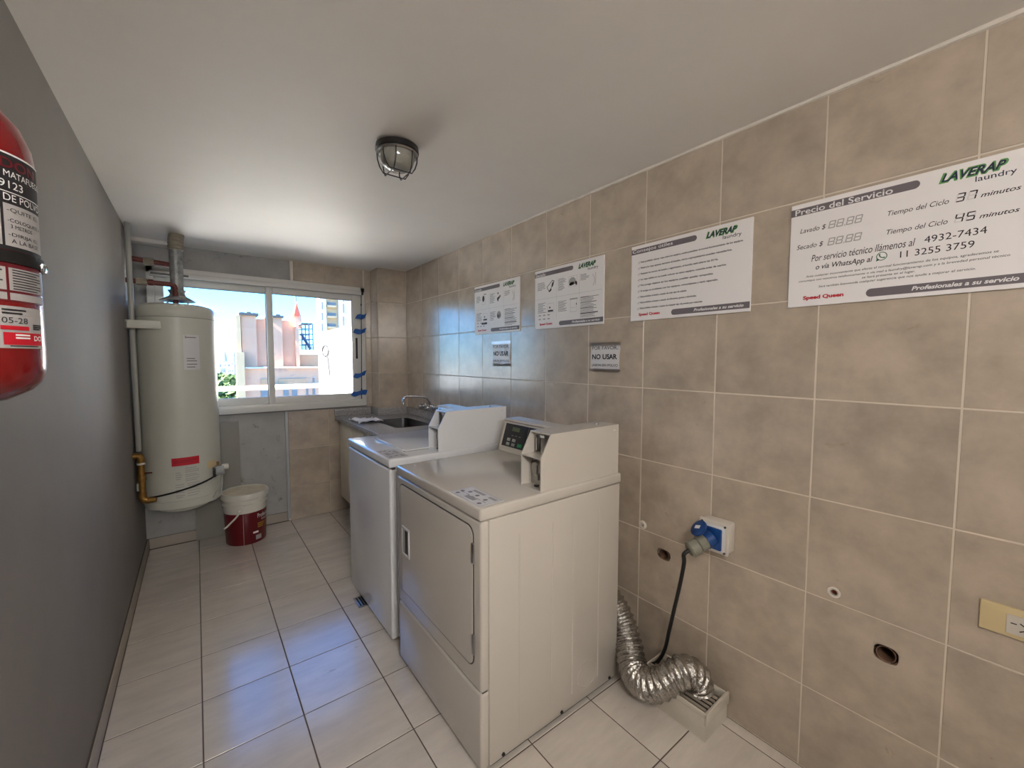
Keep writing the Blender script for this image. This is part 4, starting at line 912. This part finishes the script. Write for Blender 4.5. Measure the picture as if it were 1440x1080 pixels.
def smoothp(P, n=6):
    P = [Vector(p) for p in P]; out = []
    for i in range(len(P)-1):
        p0, p1, p2, p3 = P[max(i-1, 0)], P[i], P[i+1], P[min(i+2, len(P)-1)]
        for k in range(n):
            t = k/n; out.append(.5*((2*p1)+(p2-p0)*t+(2*p0-5*p1+4*p2-p3)*t*t+(3*p1-p0-3*p2+p3)*t*t*t))
    return out+[P[-1]]
MB().tube(smoothp(cab), .0075, 10).build('cable', 'rubber', pl)
ou = thing('wall_outlet', 'beige wall plate with white three-slot outlet at the right edge', 'outlet', (XR, .02, .745))
op = MB().box(XR-.009, XR-.0005, -.042, .077, .707, .783, .002).build('plate', 'beige', ou)
for (ya, yb) in ((-.018, .032),):
    md = MB().box(XR-.0115, XR-.008, ya, yb, .718, .766, .001).build('outlet_module', 'sock_white', ou)
    for (dy_, dz_, an) in ((.013, .004, 0), (-.001, .006, .6), (-.001, -.010, -.6)):
        c0 = Vector((XR-.0118, (ya+yb)/2+dy_, .742+dz_)); u_ = Vector((0, math.cos(an), math.sin(an)))*.005; w_ = Vector((0, -math.sin(an), math.cos(an)))*.0013
        MB().add([c0-u_-w_, c0+u_-w_, c0+u_+w_, c0-u_+w_], [(0, 1, 2, 3)]).build('slot', 'hole', md, smooth=0)
for k, (yy, zz, hw_, hh_) in enumerate(HOLES):
    if k == 1:
        t = thing('capped_pipe', 'small copper pipe stub in a chipped tile hole', 'pipe stub', (XR, yy, zz))
        MB().lathe([(.0095, .07), (.0095, -.002), (.0125, -.003), (.0125, .004)], (XR, yy, zz), 16, 'x').build('sleeve', 'sock_white', t)
        MB().lathe([(0, .006), (.006, .005), (.0065, .06)], (XR, yy, zz-.001), 14, 'x').build('pipe', 'copper', t)
        MB().lathe([(.0130, -.0008), (.0155, -.0012), (.019, .0005)], (XR, yy, zz), 14, 'x').build('filler', 'plaster', t)
    else:
        lab = 'empty drain hole in the tile under the blue socket' if k == 0 else 'empty rounded drain hole low in the tiled wall near the outlet'
        t = thing('drain_hole', lab, 'pipe hole', (XR, yy, zz))
        MB().lathe([(.021, .075), (.021, .002), (.0235, .001), (.0235, .01)], (XR, yy, zz), 24, 'x').build('pipe_rim', 'rust_stain', t)
        MB().lathe([(0, .07), (.0212, .07)], (XR, yy, zz), 24, 'x').build('dark_bottom', 'hole', t)
        # mortar left in the corners of the cut
        mb = MB()
        for sy_ in (-1, 1):
            for sz_ in (-1, 1): mb.prism([(yy+sy_*hw_, zz+sz_*hh_), (yy+sy_*hw_, zz+sz_*hh_*.35), (yy+sy_*hw_*.35, zz+sz_*hh_)], 'x', XR+.006, XR+.03)
        mb.build('mortar', 'rust_stain', t, smooth=0)
t = thing('capped_pipe', 'small white capped pipe stub in the tile joint beside the dryer', 'pipe stub', (XR, 1.103, .643))
MB().lathe([(0, -.006), (.011, -.006), (.013, -.002), (.013, .004)], (XR, 1.103, .643), 14, 'x').build('cap', 'sock_white', t)
MB().lathe([(0, -.009), (.005, -.009), (.0055, -.005)], (XR, 1.099, .643), 10, 'x').build('screw', 'steel', t)
MB().lathe([(.013, -.0006), (.020, -.0006), (.021, .003)], (XR, 1.105, .643), 12, 'x').build('filler', 'plaster', t)
# vent box and foil duct
vb = thing('vent_box', 'white plastic vent box with slatted top on the floor by the tiled wall', 'vent box', (1.52, .83, 0))
X0, X1, Y0, Y1, Z1 = 1.436, XR-.012, .700, .985, .108
MB().box(X0, X0+.006, Y0, Y1, 0, Z1, .001).box(X1-.006, X1, Y0, Y1, 0, Z1, .001).box(X0+.0055, X1-.0055, Y0, Y0+.006, 0, Z1).box(X0+.0055, X1-.0055, Y1-.006, Y1, 0, Z1).box(X0+.0055, X1-.0055, Y0+.006, Y1-.006, 0, .006).build('housing', 'box_white', vb)
MB().box(X0-.004, X1+.004, Y0-.006, Y0+.003, .066, Z1+.003, .002).box(X0-.004, X0+.004, Y0-.004, Y1, .094, Z1+.003, .001).build('lip', 'box_white', vb)
for k in range(6):
    xx = X0+.022+k*.022; MB().box(xx-.006, xx+.006, Y0+.010, Y1-.01, Z1-.008, Z1-.002, .0015).build('slat', 'slat', vb)
MB().box(X0+.006, X1-.006, Y0+.006, Y1-.006, .05, .056).build('inner_shelf', 'hole', vb, smooth=0)
MB().box(X1-.002, X1+.008, Y0+.006, Y0+.04, .03, .075, .002).build('wall_clip', 'box_white', vb)
dp = smoothp([(1.500, 1.30, .335), (1.500, 1.215, .300), (1.496, 1.135, .235), (1.470, 1.065, .150), (1.425, 1.005, .098), (1.398, .940, .092), (1.410, .880, .120), (1.450, .840, .160), (1.497, .812, .172), (1.532, .793, .145), (1.540, .788, .105)], 16)
# even steps, then concertina rings
d = [0]
for a, b in zip(dp, dp[1:]): d.append(d[-1]+(b-a).length)
N = 230; pts = []; j = 0
for k in range(N+1):
    t = d[-1]*k/N
    while j < len(d)-2 and d[j+1] < t: j += 1
    q = (t-d[j])/max(d[j+1]-d[j], 1e-9); pts.append(dp[j].lerp(dp[j+1], q))
rs = [.058+.0042*math.cos(2*PI*k/7)+random.uniform(-.0012, .0012) for k in range(N+1)]
dm = MB().tube(pts, rs, 28, caps=False)
dm.v = [(x+random.uniform(-.0013, .0013), y+random.uniform(-.0013, .0013), max(z+random.uniform(-.0013, .0013), .004)) for x, y, z in dm.v]
single(dm, 'foil_duct', 'foil', 'crinkled silver flexible foil duct curling from behind the dryer', 'duct', smooth=60)
# floor drain
fd = thing('floor_drain', 'small dark metal floor drain grate beside the washer foot', 'drain', (.725, 2.36, .0))
MB().box(.684, .790, 2.300, 2.420, .0005, .004, .001).build('plate', 'steel', fd)
for k in range(6): MB().box(.696+.015*k, .703+.015*k, 2.312, 2.408, .0035, .0046).build('slot', 'hole', fd, smooth=0)

# ------------------------------------------------------------------ outside the window
GZ = -16.0
struct(MB().box(-600, 900, YB+.3+4.5, 1500, GZ-.5, GZ).build('ground', 'ground', smooth=0))
struct(MB().box(-6, 2.6, YB+.16, 9.2, -.45, -.20).build('terrace', 'terrace', smooth=0))
tr = thing('terrace_railing', 'white horizontal terrace railing outside the window', 'railing', (0, 9.0, -.2))
p0 = on(300, 545, y=9.05); RZ0, RZ1 = on(330, 549.5, y=9.05).z, on(330, 543, y=9.05).z
MB().box(-5, 1.98, 9.02, 9.08, RZ0, RZ1, .006).build('rail', 'b_white', tr)
for u in (205, 262, 381): 
    x_ = on(u, 545, y=9.05).x; MB().box(x_-.03, x_+.03, 9.03, 9.07, -.2, RZ0).build('post', 'b_white', tr)
# party wall on the right of the terrace
pw = thing('party_wall', 'bright white party wall with a round mark, right outside the window', 'wall', (2.0, 7.5, -.2))
pa, pb = on(447, 471, y=9.1), on(496, 458, y=6.6); dirv = Vector((pb.x-pa.x, pb.y-pa.y)).normalized(); pe = Vector((pa.x, pa.y))+dirv*4.6
nv = Vector((-dirv.y, dirv.x)); nv = nv if nv.x > 0 else -nv
base = [(pa.x, pa.y), (pe.x, pe.y), (pe.x+nv.x*1.2, pe.y+nv.y*1.2), (pa.x+nv.x*1.2, pa.y+nv.y*1.2)]
ztop = (pa.z+pb.z)/2
MB().prism(base, 'z', -.2, ztop).build('wall_body', 'b_white', pw, smooth=0)
MB().prism([(x-.02 if i < 2 else x, y) for i, (x, y) in enumerate(base)], 'z', ztop, ztop+.025).build('coping', 'b_dark', pw, smooth=0)
def onwall(u, v):
    dd = on(u, v, y=1.0)-Vector((0, 0, ZC)); q = Vector((pa.x, pa.y)); den = dd.x*nv.x+dd.y*nv.y; t = (q.x*nv.x+q.y*nv.y)/den
    return Vector((0, 0, ZC))+dd*t-Vector((nv.x, nv.y, 0))*.012
c_ = onwall(458.5, 493.5)
ring = []; tv = Vector((dirv.x, dirv.y, 0))
hw_ = (onwall(463, 493.5)-c_).length; hz_ = (onwall(458.5, 501)-c_).length
for k in range(20):
    a = 2*PI*k/20; ring.append(c_+tv*hw_*math.cos(a)+Vector((0, 0, 1))*hz_*math.sin(a))
MB().tube(ring, .02, 6, closed=True).build('round_mark', 'ink', pw)
MB().tube([onwall(462, 502), onwall(465, 528)], .018, 6).build('drip_stain', 'ink', pw)

def blk(root, name, mt, u0, u1, v0, v1, y, d, zb=None):
    """box whose front face fills the pixel span (u0..u1, v0..v1) on the plane at distance y"""
    a = on(u0, (v0+v1)/2, y=y); b = on(u1, (v0+v1)/2, y=y); t = on((u0+u1)/2, v0, y=y).z; lo = on((u0+u1)/2, v1, y=y).z if zb is None else zb
    return MB().box(a.x, b.x, y, y+d, lo, t).build(name, mt, root, smooth=0)
bp = thing('old_building', 'old pink rendered building with stepped pilasters and roof vents', 'building', (12, 30, GZ))
blk(bp, 'main_block', 'b_pink', 340, 421, 449.5, 560, 30, 3, GZ)
blk(bp, 'pilaster', 'b_pink', 340, 361, 443, 517, 29.6, 1.5)
blk(bp, 'pilaster', 'b_pink', 384, 397.5, 446, 517, 29.6, 1.5)
blk(bp, 'pilaster', 'b_pink', 416, 421, 449, 517, 29.6, 1.2)
blk(bp, 'pilaster', 'b_cream', 333.5, 340, 443.5, 560, 29.4, 1, GZ)
blk(bp, 'chimney_breast', 'b_cream', 333, 344.5, 495, 560, 28.8, .6, GZ)
blk(bp, 'lower_wing', 'b_tan', 421, 449, 498.5, 560, 30.2, 8, GZ)
blk(bp, 'lower_front', 'b_pink', 345, 449, 517, 560, 29.2, 1.2, GZ)
blk(bp, 'ledge', 'b_white', 344.5, 449, 516, 518, 29.0, .4)
blk(bp, 'ledge', 'b_white', 385, 449, 540, 542, 29.0, .4)
for (a, b, c, d_) in ((392, 431, 533, 540), (367, 377, 533.5, 540)): blk(bp, 'tan_band', 'b_tan', a, b, c, d_, 29.13, .3)
for (a, b, c, d_) in ((399, 406, 548, 560), (411, 418, 548, 560), (431, 433.5, 546, 560), (440, 443, 546, 560), (440, 442.5, 531, 538), (367, 377, 549, 560)):
    w_ = blk(bp, 'window', 'b_glass', a, b, c, d_, 29.14, .3); blk(w_, 'window_frame', 'b_white', a-.4, b+.4, c-.6, c, 29.1, .3)
blk(bp, 'roof_cap', 'b_dark', 336, 363.5, 440, 443.3, 29.4, 2.4); blk(bp, 'roof_cap', 'b_dark', 376, 399, 443.5, 446.2, 29.4, 2.4)
for (u, v) in ((341, 439), (350, 438.5), (358, 440), (380, 442), (391, 442)): blk(bp, 'roof_vent', 'b_dark', u-3, u+3, v, v+3, 30, 1.2)
q0, q1, q2 = on(410, 450, y=32), on(424, 450, y=32), on(417, 426, y=32)
MB().prism([(q0.x, q0.z-.6), (q1.x, q1.z-.6), (q1.x, q0.z+.25), (q2.x, q2.z), (q0.x, q0.z+.25)], 'y', 32, 32.12).build('gable', 'b_pink', bp, smooth=0)
MB().prism([(q0.x+.15, q0.z+.3), (q1.x-.15, q0.z+.3), (q2.x, q2.z+.1)], 'y', 31.9, 32).build('gable_roof', 'b_red', bp, smooth=0)
mq = on(418, 424, y=32); MB().tube([(mq.x, 32.5, mq.z-.4), (mq.x, 32.5, mq.z+.55)], .05, 6).build('mast', 'b_steel', bp)
# steel stair tower
stt = thing('steel_stair', 'grey-blue open steel stair frame on the lower roof', 'stair', tuple(on(432, 498, y=31)))
ua, ub, va_, vb_ = 424.5, 440, 455, 498; z_a, z_b = on(432, vb_, y=31).z+.3, on(432, va_, y=31).z; xa_, xb_ = on(ua, 476, y=31).x, on(ub, 476, y=31).x
for x_ in (xa_, (xa_+xb_)/2+.12, xb_):
    for y_ in (31, 32.2): MB().box(x_-.03, x_+.03, y_-.03, y_+.03, z_a, z_b).build('post', 'b_steel', stt, smooth=0)
for k in range(5): 
    zz = z_a+(z_b-z_a)*(k+.98)/5; MB().box(xa_, xb_, 31, 31.06, zz-.03, zz+.03).box(xa_, xb_, 32.2, 32.26, zz-.03, zz+.03).build('beam', 'b_steel', stt, smooth=0)
MB().tube([(xa_, 31.3, z_a+(z_b-z_a)*.62), (xb_-.1, 31.3, z_a+.05)], .09, 6).build('stair_flight', 'b_steel', stt)
MB().box(xa_, xb_, 31, 32.2, z_b-.05, z_b+.02).build('landing', 'b_steel', stt, smooth=0)
for k in range(9):
    xx = xa_+(xb_-xa_)*k/8; MB().box(xx-.02, xx+.02, 31, 31.04, z_a, z_a+.38).build('baluster', 'b_steel', stt, smooth=0)
# tower block
tw = thing('tower_block', 'tall cream and white tower block behind the party wall', 'building', (60, 75, GZ))
blk(tw, 'white_wing', 'b_white', 450, 459.5, 395, 520, 75, 2, GZ); blk(tw, 'cream_centre', 'b_cream', 459.5, 477.5, 395, 520, 76, 3, GZ); blk(tw, 'white_wing', 'b_white', 477.5, 530, 395, 520, 75, 3, GZ)
for v in (411, 425, 440, 455): 
    w_ = blk(tw, 'window', 'b_glass', 460.5, 472.5, v, v+4.5, 75.95, .4); blk(w_, 'balcony', 'b_cream', 460, 473, v+4.2, v+7, 75.2, .8)
for v in (409, 424.5, 440, 455): blk(tw, 'slit_window', 'b_glass', 452.2, 454.2, v, v+10.5, 74.97, .2)
for v in (411, 427, 445): blk(tw, 'slit_window', 'b_glass', 482, 484, v, v+13, 74.97, .2)
# distant skyline
random.seed(21)
dome = thing('domed_tower', 'far hazy tower with pointed dome on the skyline', 'building', tuple(on(316.5, 515, y=420)))
c0 = on(316.5, 511, y=420); zt = on(316.5, 489, y=420).z; wpx = (on(320.5, 505, y=420)-on(312.5, 505, y=420)).x
zz0 = c0.z
MB().box(c0.x-wpx/2, c0.x+wpx/2, 420, 430, GZ, on(316, 507, y=420).z).build('shaft', 'b_sky', dome, smooth=0)
zb0 = on(316, 507, y=420).z
MB().lathe([(wpx*.46, zb0), (wpx*.42, zb0+(zt-zb0)*.35), (wpx*.22, zb0+(zt-zb0)*.6), (wpx*.1, zb0+(zt-zb0)*.72), (wpx*.06, zt), (0, zt)], (c0.x, 425, 0), 12).build('dome', 'b_sky', dome)
for k, (u0, u1, v0) in enumerate(((300, 309, 513), (308, 313.5, 511), (313, 321, 509.5), (320, 326, 511), (325, 329.5, 507.5), (329, 334, 495), (296, 303, 508), (309, 318, 517), (319, 328, 516))):
    y_ = 300-12*k; a = on(u0, 515, y=y_); b = on(u1, 515, y=y_); t = on((u0+u1)/2, v0, y=y_).z
    far = thing('distant_building', 'small pale block with tiny windows on the hazy skyline behind the trees', 'building', (a.x, y_, GZ), group='distant skyline blocks')
    MB().box(a.x, b.x, y_, y_+8, GZ, t).build('block', 'b_sky' if k % 2 else 'b_white', far, smooth=0)
    for r_ in range(3):
        for c2 in range(3):
            xw = a.x+(b.x-a.x)*(.15+.28*c2); MB().box(xw, xw+(b.x-a.x)*.14, y_-.05, y_+.1, t-2.2-2.6*r_, t-1.0-2.6*r_).build('window', 'b_glass', far, smooth=0)
# trees in the street beyond
def tree(u, vtop, y, r, lab, seed):
    rr = random.Random(seed); top = on(u, vtop, y=y); cx, cz = top.x, top.z-r*.8
    t = thing('street_tree', lab, 'tree', (cx, y, GZ), group='trees beyond the terrace')
    MB().tube([(cx, y, GZ), (cx+.2, y, (GZ+cz)/2), (cx, y, cz)], [.4, .3, .15], 8).build('trunk', 'trunk', t)
    mb = MB()
    for k in range(900):
        v = Vector((rr.gauss(0, 1), rr.gauss(0, 1), rr.gauss(0, 1))).normalized()*r*(rr.random()**.3); v.z *= .8
        p = Vector((cx, y, cz))+v; n = Vector((rr.gauss(0, 1), rr.gauss(0, 1), rr.gauss(0, 1))).normalized(); a = n.orthogonal().normalized()*rr.uniform(.3, .6); b = n.cross(a)
        mb.add([p-a-b*.6, p+a-b*.6, p+a*.8+b*.6, p-a*.8+b*.6], [(0, 1, 2, 3)])
    o = mb.build('crown', 'leaf', t, smooth=0); o['kind'] = 'stuff'
tree(305, 526, 92, 2.4, 'leafy green tree beyond the terrace, left of its neighbours beside the heater', 1)
tree(321, 527.5, 98, 3.2, 'leafy green tree beyond the terrace, in the middle of the row', 2)
tree(332, 527, 85, 3.2, 'leafy green tree beyond the terrace, beside the pink building', 3)
tree(318, 548, 60, 2.6, 'lower green tree seen under the terrace railing', 4)
